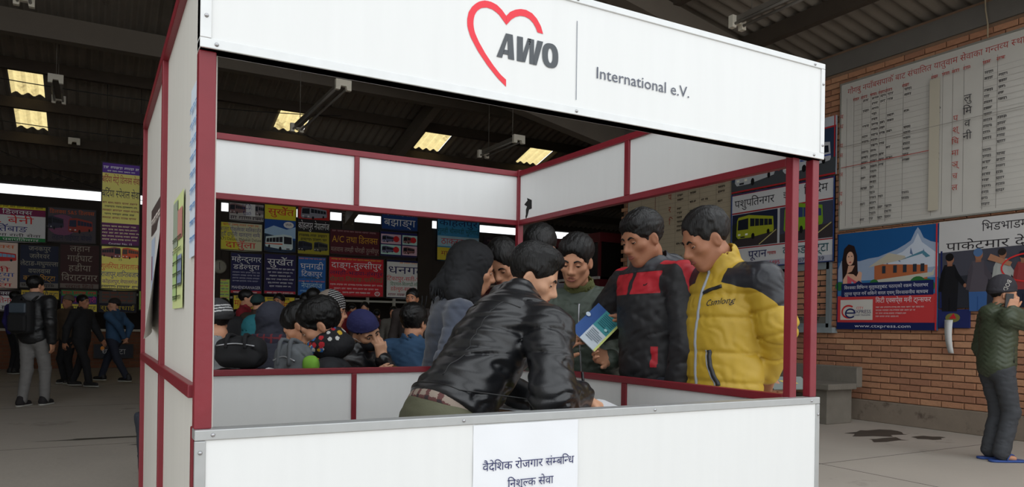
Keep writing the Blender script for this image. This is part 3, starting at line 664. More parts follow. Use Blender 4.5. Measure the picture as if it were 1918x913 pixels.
def dr_pick(p, w, h):
    p.rect(0, h * .64, w, h, (196, 194, 192)); p.rect(0, 0, w, h * .64, (44, 46, 54)); p.poly([(0, h * .35), (w, h * .45), (w, h * .68), (0, h * .64)], (70, 70, 80))
    p.text('भिडभाडमा होस गर्नुहोस', .98, h - .145, .085, (46, 42, 46), width=1.05); p.text('पाकेटमार देखि होसियार', .88, h - .325, .085, (46, 42, 46), width=1.6)
    p.rect(.02, .0, .04, h * .66, (30, 40, 90))
    def man(x, y, s, shirt, trousers, hair):
        p.poly([(x - .11 * s, y), (x - .12 * s, y + .28 * s), (x - .07 * s, y + .40 * s), (x + .07 * s, y + .40 * s), (x + .13 * s, y + .26 * s), (x + .12 * s, y)], shirt); p.poly([(x - .11 * s, y), (x + .12 * s, y), (x + .11 * s, y - .25 * s), (x - .1 * s, y - .25 * s)], trousers)
        p.poly([(x - .12 * s, y + .27 * s), (x - .07 * s, y + .39 * s), (x - .06 * s, y + .3 * s), (x - .10 * s, y + .02 * s), (x - .15 * s, y + .03 * s)], tuple(max(0, v - 10) for v in shirt)); p.poly([(x + .07 * s, y + .39 * s), (x + .13 * s, y + .27 * s), (x + .22 * s, y + .14 * s), (x + .19 * s, y + .09 * s), (x + .08 * s, y + .22 * s)], tuple(max(0, v - 8) for v in shirt)); p.disc(x + .215 * s, y + .105 * s, .022 * s, .028 * s, (150, 104, 80), 10); p.poly([(x - .03 * s, y + .38 * s), (x + .04 * s, y + .38 * s), (x + .04 * s, y + .45 * s), (x - .03 * s, y + .45 * s)], (140, 96, 74)); p.rect(x - .005 * s, y - .25 * s, x + .008 * s, y - .06 * s, tuple(max(0, v - 16) for v in trousers))
        p.disc(x + .01 * s, y + .475 * s, .052 * s, .07 * s, (150, 104, 80)); p.disc(x, y + .505 * s, .058 * s, .055 * s, hair)
    man(.12, .16, .78, (24, 24, 28), (24, 24, 30), (20, 18, 18)); man(.42, .17, .82, (84, 78, 86), (60, 96, 150), (80, 110, 150)); man(.66, .22, .7, (170, 172, 168), (40, 46, 60), (40, 34, 32)); man(.86, .18, .7, (140, 60, 60), (40, 44, 60), (30, 34, 44)); man(1.2, .16, .75, (80, 90, 110), (40, 44, 60), (30, 26, 24))
    p.poly([(.52, .5), (.74, .42), (.76, .46), (.55, .56)], (168, 120, 92)); p.ring(.93, .40, .28, .15, .016, (206, 50, 50))
sign('advert_poster', XW - .045, CYT - 1.275, 1.345, 1.7, .95, (120, 120, 126), dr_pick, 'warning poster with printed men in a crowd and a red ring', 'poster', 'X')
def dr_torn(p, w, h): p.disc(.16, h * .55, .08, .05, (120, 116, 60)); p.poly([(.12, h * .5), (.17, h * .8), (.2, h * .5)], (190, 40, 50))
sign('advert_poster', XW - .045, CYT - 1.275, 1.13, .34, .20, (36, 44, 96), dr_torn, 'torn scrap of a blue poster with a crest above bare bricks', 'poster', 'X')
# peeling strip
mb = MB(); n = 10
c0 = hit(1778, 600, 0, XW - .06)
for i in range(n + 1):
    t = i / n; z = c0[2] - .36 * t; off = .07 + .06 * math.sin(t * 2.2)
    for j in (-1, 1): mb.v.append((XW - off, c0[1] + (.045 - .015 * t) * j - .06 * t, z))
for i in range(n): mb.f.append((2 * i, 2 * i + 1, 2 * i + 3, 2 * i + 2)); mb.m.append(0); mb.sm.append(True)
o = mb.build('peeled_paper', flat((206, 206, 204))); tag(o, 'white strip of torn poster peeling down over the bricks', 'paper')
md = o.modifiers.new('solid', 'SOLIDIFY'); md.thickness = .003

# ---- stone bench by the wall
bn = empty('stone_bench', (7.2, 4.9, 0)); tag(bn, 'grey concrete bench with a back slab by the brick wall', 'bench')
cb = mat('bench_concrete', (118, 112, 102), .85, var=.25, scale=6, bump=.4, bscale=30)
MB().box(-.1, -.95, .40, .40, 1.3, .47).build('seat', cb, bn, bevel=.01); MB().box(.40, -.95, .42, .5, 1.3, .66).build('back_slab', cb, bn, bevel=.01)
for y in (-.78, .9): MB().box(-.02, y - .09, 0, .42, y + .09, .40).build('leg', cb, bn, bevel=.008)
# ---- dark red booth beyond the end of the brick wall
bt = empty('ticket_booth', (8.9, 12.2, 0)); tag(bt, 'dark red panelled booth with black windows beyond the end of the brick wall', 'booth')
rdk = mat('booth_red', (84, 18, 26), .5, var=.15); dkg = mat('booth_glass', (22, 18, 18), .25)
MB().box(-.6, -2.2, 0, 2.2, 2.6, 2.0).build('body', rdk, bt); MB().box(-.6, -2.2, 2.72, 2.2, 2.6, 2.9).build('roof', rdk, bt); MB().box(-.56, -2.16, 2.05, 2.16, 2.56, 2.72).build('window_band', dkg, bt)
MB().box(-.63, -2.2, 2.0, -.58, 2.6, 2.05).build('trim_line', mat('booth_trim', (190, 186, 180), .4), bt)
for y in (-2.18, -1.0, .2, 1.4, 2.56): MB().box(-.61, y - .03, 2.05, -.57, y + .03, 2.72).build('window_post', rdk, bt)
# ================================================================== signs over the ticket windows
def far(x0, y0, x1, y1, rgb, draw, label, dy=.06, group=None, yy=None):
    dy = min(dy, .13); yy = YF - dy if yy is None else yy
    a = hit(x0, (y0 + y1) / 2, 1, yy); b = hit(x1, (y0 + y1) / 2, 1, yy); c = hit((x0 + x1) / 2, y0, 1, yy); d = hit((x0 + x1) / 2, y1, 1, yy)
    return sign('route_sign', a[0], yy, d[2], b[0] - a[0], c[2] - d[2], rgb, draw, label, 'sign', 'Y', group, thick=.03, sag=.01, border=(sgf, .018))
BOOST = 1.22      # pale inks lightened in place of stronger light on these signs
sgf = mat('sign_batten', (60, 56, 52), .8)
NV, MR, WH, YL, RE, BL_, GN, BK = (26, 32, 84), (84, 30, 34), (214, 212, 206), (206, 196, 70), (186, 36, 40), (36, 70, 150), (30, 110, 60), (34, 32, 36)
def rows(p, w, h, items):
    """items: (text or None, centre height 0..1, letter height 0..1, colour, width 0..1)"""
    for i, (t, y, hh, c, ww) in enumerate(items):
        if t is None: p.small(w * (1 - ww) / 2, w * (1 + ww) / 2, h * y, h * hh, c, i + int(w * 100))
        else: p.text(t, w / 2, h * y, h * hh, c, width=w * ww)
def d1(p, w, h):
    p.rect(0, h * .9, w, h, (206, 190, 40)); p.rect(0, h * .72, w, h * .9, (120, 24, 70)); p.rect(0, 0, w, h * .12, (24, 120, 60))
    rows(p, w, h, [(None, .92, .06, (120, 90, 20), .9), ('मेट्रो डिलक्स', .75, .11, WH, .62), ('पा. बेनी', .5, .17, (200, 40, 36), .66), ('बुर्तिबाङ', .27, .15, (30, 36, 110), .5), ('दिवा तथा रात्री सेवा', .14, .07, BK, .85), ('काकडा पशुपतिनगर', .02, .07, WH, .8)])
far(-60, 383, 87, 452, WH, d1, 'white sign with a yellow top and green foot naming Beni and Burtibang', .35)
def d2(p, w, h):
    p.rect(0, 0, w, h, (92, 84, 92)); p.disc(w * .3, h * .5, w * .3, h * .3, (120, 70, 100)); p.bus(w * -.02, h * .35, w * .35, h * .4, (60, 60, 80)); p.bus(w * .42, h * .28, w * .5, h * .45, (150, 60, 50), glass=(50, 60, 90)); rows(p, w, h, [('डिलक्स S&S डिलक्स', .82, .1, (190, 90, 40), .9), ('लहान गाईघाट बोक्से', .08, .14, (50, 50, 80), .8)])
far(88, 390, 181, 456, (88, 82, 88), d2, 'dull grey sign with a pink glow and a red coach')
def d3(p, w, h): rows(p, w, h, [('डिलक्स', .86, .07, (200, 90, 30), .8), ('बेनी', .36, .09, RE, .6), ('बुट्टिया', .26, .08, BL_, .8), ('बाङ्ग', .16, .07, BL_, .6), ('बाङ्ग', .05, .07, RE, .7)]); p.bus(w * .1, h * .55, w * .85, h * .25, (190, 40, 40), glass=(120, 160, 190))
far(-50, 452, 35, 541, (206, 184, 170), d3, 'pale peach sign with a small red coach', .1)
def d4(p, w, h):
    p.rect(0, 0, w, h * .13, (108, 104, 100)); rows(p, w, h, [('जनकपुर', .86, .1, (150, 146, 130), .55), ('जलेश्वर', .69, .1, (150, 146, 130), .5), ('लेटाङ-मधुमल्ला', .52, .1, (150, 146, 130), .95), ('वयलवास', .35, .1, (150, 146, 130), .55), ('काकडभिट्टा', .18, .11, (190, 140, 40), .8), (None, .03, .08, (60, 50, 50), .9)])
far(36, 459, 111, 541, (30, 38, 68), d4, 'navy sign listing Janakpur and Jaleshwar in pale letters')
def d5(p, w, h):
    p.rect(0, 0, w, h * .12, (108, 96, 90)); rows(p, w, h, [('लहान', .84, .12, (150, 140, 126), .5), ('गाईघाट', .62, .13, (150, 140, 126), .62), ('हडीया', .40, .13, (150, 140, 126), .55), ('विराटनगर', .18, .14, (150, 140, 126), .88), ('धरान हिले', .02, .07, (90, 40, 30), .7)])
far(111, 458, 187, 542, (72, 36, 36), d5, 'maroon sign listing Lahan and Biratnagar in pale letters')
def d6(p, w, h):
    p.rect(0, h * .87, w, h, (84, 48, 136)); p.rect(0, 0, w, h * .27, (100, 30, 96))
    rows(p, w, h, [(None, .92, .035, WH, .9), (None, .885, .02, WH, .7), ('बर्दिया मेट्रो डिलक्स सेवा', .755, .075, (160, 50, 60), .95), ('बर्दिया स्पेशल सेवा', .58, .085, (34, 34, 70), .95)] + [(None, .50 - .045 * k, .026, (130, 60, 60) if k % 2 == 0 else (50, 50, 60), .92 - .1 * (k % 2)) for k in range(5)] + [(None, .22 - .04 * k, .022, (210, 190, 150), .92) for k in range(5)] + [('Counter No: 15', .012, .022, WH, .6)])
tbn = far(189, 306, 263, 461, (206, 196, 110), d6, 'tall yellow banner with purple head and foot hanging from the roof', yy=13.45)
for xx in (.08, .62):
    o = MB().tube([(xx, 1.3, -.02), (xx, 2.95, -.02)], .006, 6).build('hanger_wire', sgf, tbn)
def d7(p, w, h): rows(p, w, h, [('15', .66, .05, (60, 40, 40), .1), ('गुलरिया,ताराताल', .47, .11, (190, 60, 40), .97), ('राजापुर,शान्तिबजार', .29, .11, (40, 44, 110), .97), ('कोहलपुर,नेपालगंज', .14, .08, (100, 50, 110), .9), (None, .03, .07, (70, 50, 90), .95)]); p.bus(w * .02, h * .7, w * .5, h * .27, (110, 60, 60), True); p.bus(w * .54, h * .7, w * .44, h * .27, (190, 80, 40), glass=(90, 70, 60))
far(188, 461, 261, 543, (204, 192, 96), d7, 'yellow banner with two printed coaches hanging under the tall banner', yy=13.45)
far(-40, 543, 37, 582, WH, lambda p, w, h: (p.rect(0, h * .72, w, h, (70, 30, 60)), rows(p, w, h, [('डिलक्स', .76, .16, WH, .5), ('पशुपतिनगर', .38, .24, RE, .9), (None, .05, .2, BK, .9)])), 'small white sign with red letters under the peach sign')
far(38, 543, 112, 562, (196, 170, 50), lambda p, w, h: rows(p, w, h, [('मुगलिन सौराहा', .3, .45, NV, .9)]), 'low yellow strip sign behind the backpacker')
def d10(p, w, h): p.rect(0, h * .72, w, h, (60, 120, 70)); p.rect(0, h * .38, w, h * .72, (60, 40, 110)); p.rect(0, h * .05, w, h * .36, (206, 190, 70)); rows(p, w, h, [(None, .78, .15, RE, .9), ('गाईघाट कटारी', .44, .2, (200, 60, 110), .9), ('उदयपुर खोटाङ', .12, .17, NV, .9)])
far(113, 543, 183, 586, (120, 100, 90), d10, 'striped green purple and yellow sign under the maroon sign')
def d11(p, w, h): p.rect(0, 0, w, h * .42, (26, 26, 50)); rows(p, w, h, [(None, .82, .12, (120, 60, 40), .8), (None, .65, .12, (120, 60, 40), .8), (None, .48, .12, (120, 60, 40), .8), ('सूर्य बधाई', .12, .18, (170, 150, 40), .9)])
far(184, 545, 256, 586, (92, 86, 82), d11, 'dull grey sign with brown lines and a navy foot')
far(259, 545, 300, 582, (150, 180, 80), lambda p, w, h: rows(p, w, h, [('गे', .4, .3, RE, .5), (None, .1, .2, NV, .8)]), 'green and yellow sign half hidden by the side of the stall')
# through the stall opening
far(428, 381, 497, 415, (160, 156, 152), lambda p, w, h: (p.bus(w * .02, h * .35, w * .45, h * .6, (120, 90, 90)), p.bus(w * .66, h * .35, w * .4, h * .6, (120, 110, 112)), p.rect(w * .47, h * .3, w * .72, h, WH), rows(p, w, h, [('Coach', .35, .22, (50, 44, 110), .22), ('L.C.D.', .68, .26, (50, 44, 110), .26), (None, .08, .2, (60, 40, 50), .9)])), 'coach picture sign above the Darchula sign')
far(409, 417, 492, 470, (186, 182, 150), lambda p, w, h: (p.poly([(0, 0), (w * .5, 0), (w * .2, h), (0, h)], (196, 186, 60)), rows(p, w, h, [(None, .86, .08, (190, 90, 40), .8), ('बाजुरा गोकुलेश्वर मालिकार्जुन', .68, .13, (60, 60, 110), .92), ('हुदै दार्चुला खलङ्गा सम्म', .5, .13, (60, 60, 110), .88), ('A.P.I Deluxe, Mahakali Deluxe', .35, .1, (70, 60, 40), .94), ('दार्चुला', .1, .2, (190, 30, 36), .68)])), 'yellow and white sign with Darchula in big red letters', .3)
def d22(p, w, h):
    p.rect(0, h * .68, w, h, (210, 190, 40)); p.rect(0, 0, w, h * .68, (24, 70, 140)); p.poly([(0, h * .45), (w * .3, h * .55), (w * .7, h * .48), (w, h * .55), (w, h * .3), (0, h * .3)], (150, 180, 210)); p.poly([(0, 0), (w, 0), (w, h * .25), (0, h * .38)], (30, 60, 90)); p.bus(w * .05, h * .02, w * .85, h * .36, (190, 206, 214), True, stripe=(190, 90, 60)); p.disc(w * .76, h * .58, w * .16, h * .07, WH); p.text('WiFi', w * .76, h * .56, h * .05, NV, width=w * .2); p.text('सुर्खेत', w * .52, h * .78, h * .13, (190, 36, 36), width=w * .8)
far(494, 384, 555, 472, (60, 100, 150), d22, 'tall picture sign with Surkhet in red over a blue landscape', .3)
def d23(p, w, h): p.rect(0, h * .72, w, h, (170, 40, 36)); p.bus(w * .1, h * .72, w * .8, h * .26, (130, 130, 140)); p.rect(0, h * .46, w, h * .72, BK); p.rect(0, 0, w, h * .46, (150, 140, 40)); p.bus(w * .02, h * .06, w * .44, h * .22, (50, 54, 70)); p.bus(w * .5, h * .06, w * .44, h * .22, (90, 90, 80)); rows(p, w, h, [('कोहलपुर नेपालगंज', .52, .13, WH, .95), (None, .36, .06, (60, 60, 40), .9), (None, .28, .06, (60, 60, 40), .8)])
far(557, 386, 618, 478, (120, 100, 50), d23, 'black red and yellow sign with a coach at the top')
far(617, 431, 712, 479, (94, 34, 44), lambda p, w, h: rows(p, w, h, [(None, .88, .07, (150, 110, 110), .9), ('A/C तथा डिलक्स', .48, .24, (190, 140, 40), .9), ('मलवास लमही घोराही तुल्सीपुर', .12, .17, (150, 130, 120), .94)]), 'dull maroon sign with yellow letters reading A/C')
far(431, 474, 491, 551, (34, 36, 88), lambda p, w, h: (p.rect(0, 0, w, h * .08, (170, 40, 50)), rows(p, w, h, [('महेन्द्रनगर', .78, .12, WH, .92), ('डडेल्धुरा', .60, .11, WH, .82)] + [(None, .50 - .07 * k, .04, (150, 150, 170), .85) for k in range(4)] + [('MAHENDRANAGER', .12, .07, (190, 190, 200), .9), (None, .015, .04, WH, .8)])), 'navy sign with MAHENDRANAGER in Latin capitals', .12)
far(494, 476, 555, 552, (38, 32, 86), lambda p, w, h: (p.rect(0, 0, w, h * .08, (170, 40, 60)), rows(p, w, h, [('सुर्खेत', .72, .15, WH, .8)] + [(None, .6 - .085 * k, .045, (190, 190, 200), .85 - .1 * (k % 3)) for k in range(6)] + [(None, .015, .04, WH, .8)])), 'purple navy sign headed Surkhet with many small lines', .12)
far(557, 481, 611, 555, (36, 92, 160), lambda p, w, h: rows(p, w, h, [(None, .92, .04, (200, 120, 100), .9), ('घनगढी', .68, .14, WH, .8), ('टिकापुर', .50, .12, WH, .72), (None, .43, .05, (40, 60, 40), .9), (None, .35, .04, (200, 110, 90), .9), ('नेपालगंज', .2, .12, (170, 200, 230), .72), (None, .1, .05, (120, 170, 210), .8)]), 'bright blue sign naming Dhangadhi and Tikapur', .12)
def dred(p, w, h):
    rows(p, w, h, [(None, .92, .04, (200, 160, 60), .9), ('दाङ्ग-तुल्सीपुर', .72, .14, WH, .9), ('लमही-भडवा-हंसपुर', .55, .09, (40, 40, 90), .95), ('रोल्पा-लिवाङ-घर्तीगाउँ', .38, .10, (30, 110, 70), .95), (None, .27, .05, (220, 180, 180), .94), (None, .17, .05, (220, 180, 180), .8), (None, .07, .05, (230, 200, 200), .5)])
    for x, t in ((.12, '२५'), (.88, '२५')): p.ring(w * x, h * .085, w * .05, h * .06, .02, WH); p.text(t, w * x, h * .06, h * .06, WH, width=w * .05)
far(615, 483, 719, 556, (184, 40, 50), dred, 'red sign headed Dang Tulsipur with white and green letters', .12)
def dwh(p, w, h): rows(p, w, h, [(None, .9, .05, (200, 130, 40), .4), ('धनगढी', .64, .19, (34, 32, 90), .92), ('टिकापुर-सती-भजनी', .46, .10, RE, .95), ('दिपायल-सिलगढी-साँफेबगर', .33, .08, GN, .8), ('डडेल्धुरा-बझाङ्ग-चैनपुर', .2, .09, RE, .8), (None, .06, .07, (120, 40, 60), .9)]); p.disc(w * .9, h * .32, w * .07, h * .09, RE); p.rect(0, h * .94, w, h, NV); p.rect(0, 0, w, h * .03, NV)
far(723, 488, 806, 560, (200, 198, 196), dwh, 'white sign headed Dhangadhi in navy letters beside the red sign', .12)
far(714, 396, 783, 432, (28, 60, 116), lambda p, w, h: rows(p, w, h, [('दिपायल, डोटी', .76, .22, WH, .85), ('बझाङ्ग', .22, .36, WH, .85)]), 'blue sign naming Bajhang with white letters below the skylight strip', .5)
def d4b(p, w, h):
    for i in range(2):
        for j in range(2): p.rect(w * (.03 + .49 * i), h * (.08 + .42 * j), w * (.49 + .49 * i), h * (.46 + .42 * j), ((170, 200, 190), (190, 160, 170))[(i + j) % 2]); p.bus(w * (.05 + .49 * i), h * (.12 + .42 * j), w * .28, h * .3, ((90, 90, 120), (120, 80, 80))[i]); p.disc(w * (.38 + .40 * i), h * (.28 + .42 * j), w * .07, h * .12, RE) if (i, j) != (1, 0) else None
far(711, 435, 791, 482, (40, 40, 100), d4b, 'poster of four coach pictures with red discs')
far(818, 408, 898, 490, (60, 130, 170), lambda p, w, h: (p.rect(0, 0, w, h * .3, (200, 180, 60)), p.rect(0, h * .33, w, h * .56, (150, 180, 190)), rows(p, w, h, [('कोहलपुर', .8, .13, (30, 40, 90), .9), ('गुलही चौसमडी भुरीगाउँ', .63, .1, (40, 90, 80), .95), ('ठाकुरद्वारा', .38, .13, (180, 40, 50), .8), ('मानपुर टापुर', .12, .1, (150, 60, 50), .8)])), 'sky blue and yellow sign headed Kohalpur behind the headscarf', .4)
far(397, 522, 431, 582, (170, 190, 90), lambda p, w, h: rows(p, w, h, [(None, .92 - .09 * k, .05, ((190, 60, 90), (60, 70, 130))[k % 2], .8) for k in range(10)]), 'pale green list poster beside the navy signs', .16)
far(436, 553, 492, 582, (200, 180, 50), lambda p, w, h: rows(p, w, h, [('महेन्द्रनगर', .3, .35, RE, .9), (None, .75, .15, NV, .8)]), 'low yellow sign with red letters under the navy Mahendranagar sign')
far(494, 556, 553, 584, (200, 180, 50), lambda p, w, h: rows(p, w, h, [('कोहलपुर सुर्खेत', .25, .35, RE, .95), (None, .75, .15, NV, .8)]), 'low yellow sign with red letters under the purple Surkhet sign')
far(905, 445, 972, 520, (64, 52, 60), lambda p, w, h: rows(p, w, h, [(None, .85 - .14 * k, .07, (110, 90, 90), .8) for k in range(6)]), 'dark faded sign behind the bowed man at the corner of the stall')
far(640, 400, 664, 430, (70, 60, 50), lambda p, w, h: rows(p, w, h, [(None, .8 - .25 * k, .12, (110, 96, 84), .8) for k in range(3)]), 'small dark sign above the maroon sign')
far(175, 645, 250, 672, (40, 42, 52), lambda p, w, h: (p.disc(w * .22, h * .7, w * .05, h * .16, (190, 120, 40)), rows(p, w, h, [('धनकुटा', .3, .35, (150, 150, 150), .6)])), 'small black notice on the brick apron under the ticket counter')
BOOST = 1.0
# ================================================================== figures: signed-distance bodies meshed by surface nets
def unit(v): v = np.asarray(v, float); return v / (np.linalg.norm(v) + 1e-12)
def dirv(deg):
    """0 = the way the stall opening is looked through, 90 = to that view's side, 180 = back"""
    a = math.radians(deg); r0 = np.array([math.cos(YAW), -math.sin(YAW), 0.0]); return FWD * math.cos(a) + r0 * math.sin(a)
class SDF:
    def __init__(s): s.ops = []; s.c = np.zeros(3); s.R = np.eye(3); s.s = 1.0
    def frame(s, c=(0, 0, 0), R=None, sc=1.0): s.c = np.array(c, float); s.R = np.eye(3) if R is None else np.array(R, float); s.s = sc; return s
    def W(s, p): return s.c + s.s * (s.R @ np.array(p, float))
    def cap(s, a, b, r1, r2=None, k=.03, op='u'):
        a, b = s.W(a), s.W(b); r1 *= s.s; r2 = r1 if r2 is None else r2 * s.s
        ba = b - a; L2 = float(ba @ ba) + 1e-12
        def f(P):
            pa = P - a.astype(np.float32); t = np.clip(pa @ ba.astype(np.float32) / L2, 0, 1); q = pa - t[:, None] * ba.astype(np.float32)
            return np.sqrt((q * q).sum(1)) - (r1 + (r2 - r1) * t)
        s.ops.append((op, f, (a + b) / 2, np.linalg.norm(ba) / 2 + max(r1, r2), k)); return s
    def ell(s, c, r, Rl=None, k=.03, op='u'):
        c = s.W(c); r = (np.array(r, float) * s.s).astype(np.float32); M = (s.R if Rl is None else s.R @ Rl).astype(np.float32); c32 = c.astype(np.float32)
        def f(P):
            q = (P - c32) @ M; k0 = np.sqrt(((q / r) ** 2).sum(1)); k1 = np.sqrt(((q / (r * r)) ** 2).sum(1)) + 1e-6
            return k0 * (k0 - 1) / k1
        s.ops.append((op, f, c, float(r.max()), k)); return s
    def box(s, c, h, r=.01, Rl=None, k=.02, op='u'):
        c = s.W(c); h = (np.array(h, float) * s.s).astype(np.float32); M = (s.R if Rl is None else s.R @ Rl).astype(np.float32); c32 = c.astype(np.float32); r *= s.s
        def f(P):
            q = np.abs((P - c32) @ M) - (h - r); return np.sqrt((np.maximum(q, 0) ** 2).sum(1)) + np.minimum(q.max(1), 0) - r
        s.ops.append((op, f, c, float(np.linalg.norm(h)), k)); return s
    def half(s, c, n, k=.01):
        """keep the side that the normal points to"""
        c = s.W(c); n = unit(s.R @ np.array(n, float))
        s.ops.append(('i', lambda P: -((P - c.astype(np.float32)) @ n.astype(np.float32)), None, None, k)); return s
    def disp(s, f): s.ops.append(('d', f, None, None, 0)); return s
    def __call__(s, P):
        P = np.asarray(P, np.float32); d = np.full(len(P), 0.5, np.float32)
        for op, f, c, br, k in s.ops:
            if op == 'i':
                b = f(P); h = np.clip(.5 - .5 * (b - d) / k, 0, 1); d = b + (d - b) * h + k * h * (1 - h); continue
            if op == 'd': d = d + f(P).astype(np.float32); continue
            m = ((P - c.astype(np.float32)) ** 2).sum(1) < (br + .09 + k) ** 2
            if not m.any(): continue
            b = f(P[m]); a = d[m]
            if op == 'u': h = np.clip(.5 + .5 * (b - a) / k, 0, 1); d[m] = b + (a - b) * h - k * h * (1 - h)
            else: b = -b; h = np.clip(.5 - .5 * (b - a) / k, 0, 1); d[m] = b + (a - b) * h + k * h * (1 - h)
        return d
    def blocks(s, P, ctr, diag):
        d = np.full(P.shape[:2], 0.5, np.float32); P = P.astype(np.float32)
        for op, f, c, br, k in s.ops:
            if op == 'i':
                b = f(P.reshape(-1, 3)).reshape(d.shape); h = np.clip(.5 - .5 * (b - d) / k, 0, 1); d = b + (d - b) * h + k * h * (1 - h); continue
            if op == 'd': d = d + f(P.reshape(-1, 3)).astype(np.float32).reshape(d.shape); continue
            m = ((ctr - c) ** 2).sum(1) < (br + k + .012 + diag) ** 2
            if not m.any(): continue
            a = d[m]; b = f(P[m].reshape(-1, 3)).reshape(a.shape)
            if op == 'u': h = np.clip(.5 + .5 * (b - a) / k, 0, 1); d[m] = b + (a - b) * h - k * h * (1 - h)
            else: b = -b; h = np.clip(.5 - .5 * (b - a) / k, 0, 1); d[m] = b + (a - b) * h + k * h * (1 - h)
        return d
    def cast(s, P, d, off=0.0, n=150, step=.003):
        P = np.array(P, float); d = unit(d); hitp = P + d * n * step; done = np.zeros(len(P), bool)
        for i in range(n):
            q = P + d * i * step; v = s(q); m = (~done) & (v < off); hitp[m] = q[m]; done |= m
        return hitp
    def bounds(s):
        lo = np.min([c - br for op, f, c, br, k in s.ops if op == 'u'], 0); hi = np.max([c + br for op, f, c, br, k in s.ops if op == 'u'], 0); return lo - .03, hi + .03
    def project(s, P, it=5, off=0.0):
        P = np.array(P, float); e = .002
        for _ in range(it):
            d = s(P) - off; g = np.stack([s(P + np.eye(3)[i] * e) - s(P - np.eye(3)[i] * e) for i in range(3)], 1); g /= np.linalg.norm(g, axis=1)[:, None] + 1e-9
            P = P - g * d[:, None] * .9
        return P, g
def surfnet(sdf, h):
    lo, hi = sdf.bounds(); B = 6
    nb = np.ceil((hi - lo) / (h * B)).astype(int); n = nb * B + 1
    bc = np.stack(np.meshgrid(*[np.arange(k) for k in nb], indexing='ij'), -1).reshape(-1, 3)
    ctr = lo + (bc + .5) * h * B; dc = sdf(ctr)
    D = np.repeat(np.repeat(np.repeat(np.where(dc > 0, 1, -1).astype(np.float32).reshape(nb), B, 0), B, 1), B, 2)
    D = np.pad(D, ((0, 1),) * 3, mode='edge')
    sel = np.abs(dc) < h * B * .87 * 1.2 + .014; act = bc[sel]; actc = ctr[sel]
    g = np.stack(np.meshgrid(*[np.arange(B)] * 3, indexing='ij'), -1).reshape(-1, 3)
    for i in range(0, len(act), 1500):
        idx = act[i:i + 1500, None, :] * B + g[None]
        D[idx[..., 0], idx[..., 1], idx[..., 2]] = sdf.blocks(lo + idx * h, actc[i:i + 1500], h * B * .87)
    S = D < 0
    cs = [(a, b, c) for a in (0, 1) for b in (0, 1) for c in (0, 1)]
    sl = lambda A, o: A[o[0]:A.shape[0] - 1 + o[0], o[1]:A.shape[1] - 1 + o[1], o[2]:A.shape[2] - 1 + o[2]]
    cnt = sum(sl(S, o).astype(np.int8) for o in cs); mixed = (cnt > 0) & (cnt < 8); ci = np.argwhere(mixed)
    idm = np.full(mixed.shape, -1, np.int64); idm[mixed] = np.arange(len(ci))
    val = np.stack([sl(D, o)[mixed] for o in cs], 1); acc = np.zeros((len(ci), 3)); num = np.zeros(len(ci)); O = np.array(cs, float)
    for a in range(8):
        for b in range(a + 1, 8):
            if abs(O[a] - O[b]).sum() != 1: continue
            m = (val[:, a] < 0) != (val[:, b] < 0); t = val[m, a] / (val[m, a] - val[m, b] + 1e-12)
            acc[m] += O[a] + (O[b] - O[a]) * t[:, None]; num[m] += 1
    V = lo + (ci + acc / num[:, None]) * h; Q = []
    for ax in range(3):
        o1 = [0, 0, 0]; o1[ax] = 1
        A = S[:S.shape[0] - o1[0], :S.shape[1] - o1[1], :S.shape[2] - o1[2]]; Bb = S[o1[0]:, o1[1]:, o1[2]:]
        e = np.argwhere(A != Bb); u, v = (ax + 1) % 3, (ax + 2) % 3
        e = e[(e[:, u] > 0) & (e[:, v] > 0) & (e[:, u] < S.shape[u] - 1) & (e[:, v] < S.shape[v] - 1)]
        if not len(e): continue
        def cell(du, dv): q = e.copy(); q[:, u] += du; q[:, v] += dv; return idm[q[:, 0], q[:, 1], q[:, 2]]
        q = np.stack([cell(-1, -1), cell(0, -1), cell(0, 0), cell(-1, 0)], 1); fl = ~A[e[:, 0], e[:, 1], e[:, 2]]; q[fl] = q[fl][:, ::-1]; Q.append(q)
    Q = np.concatenate(Q); return V, Q[(Q >= 0).all(1)]
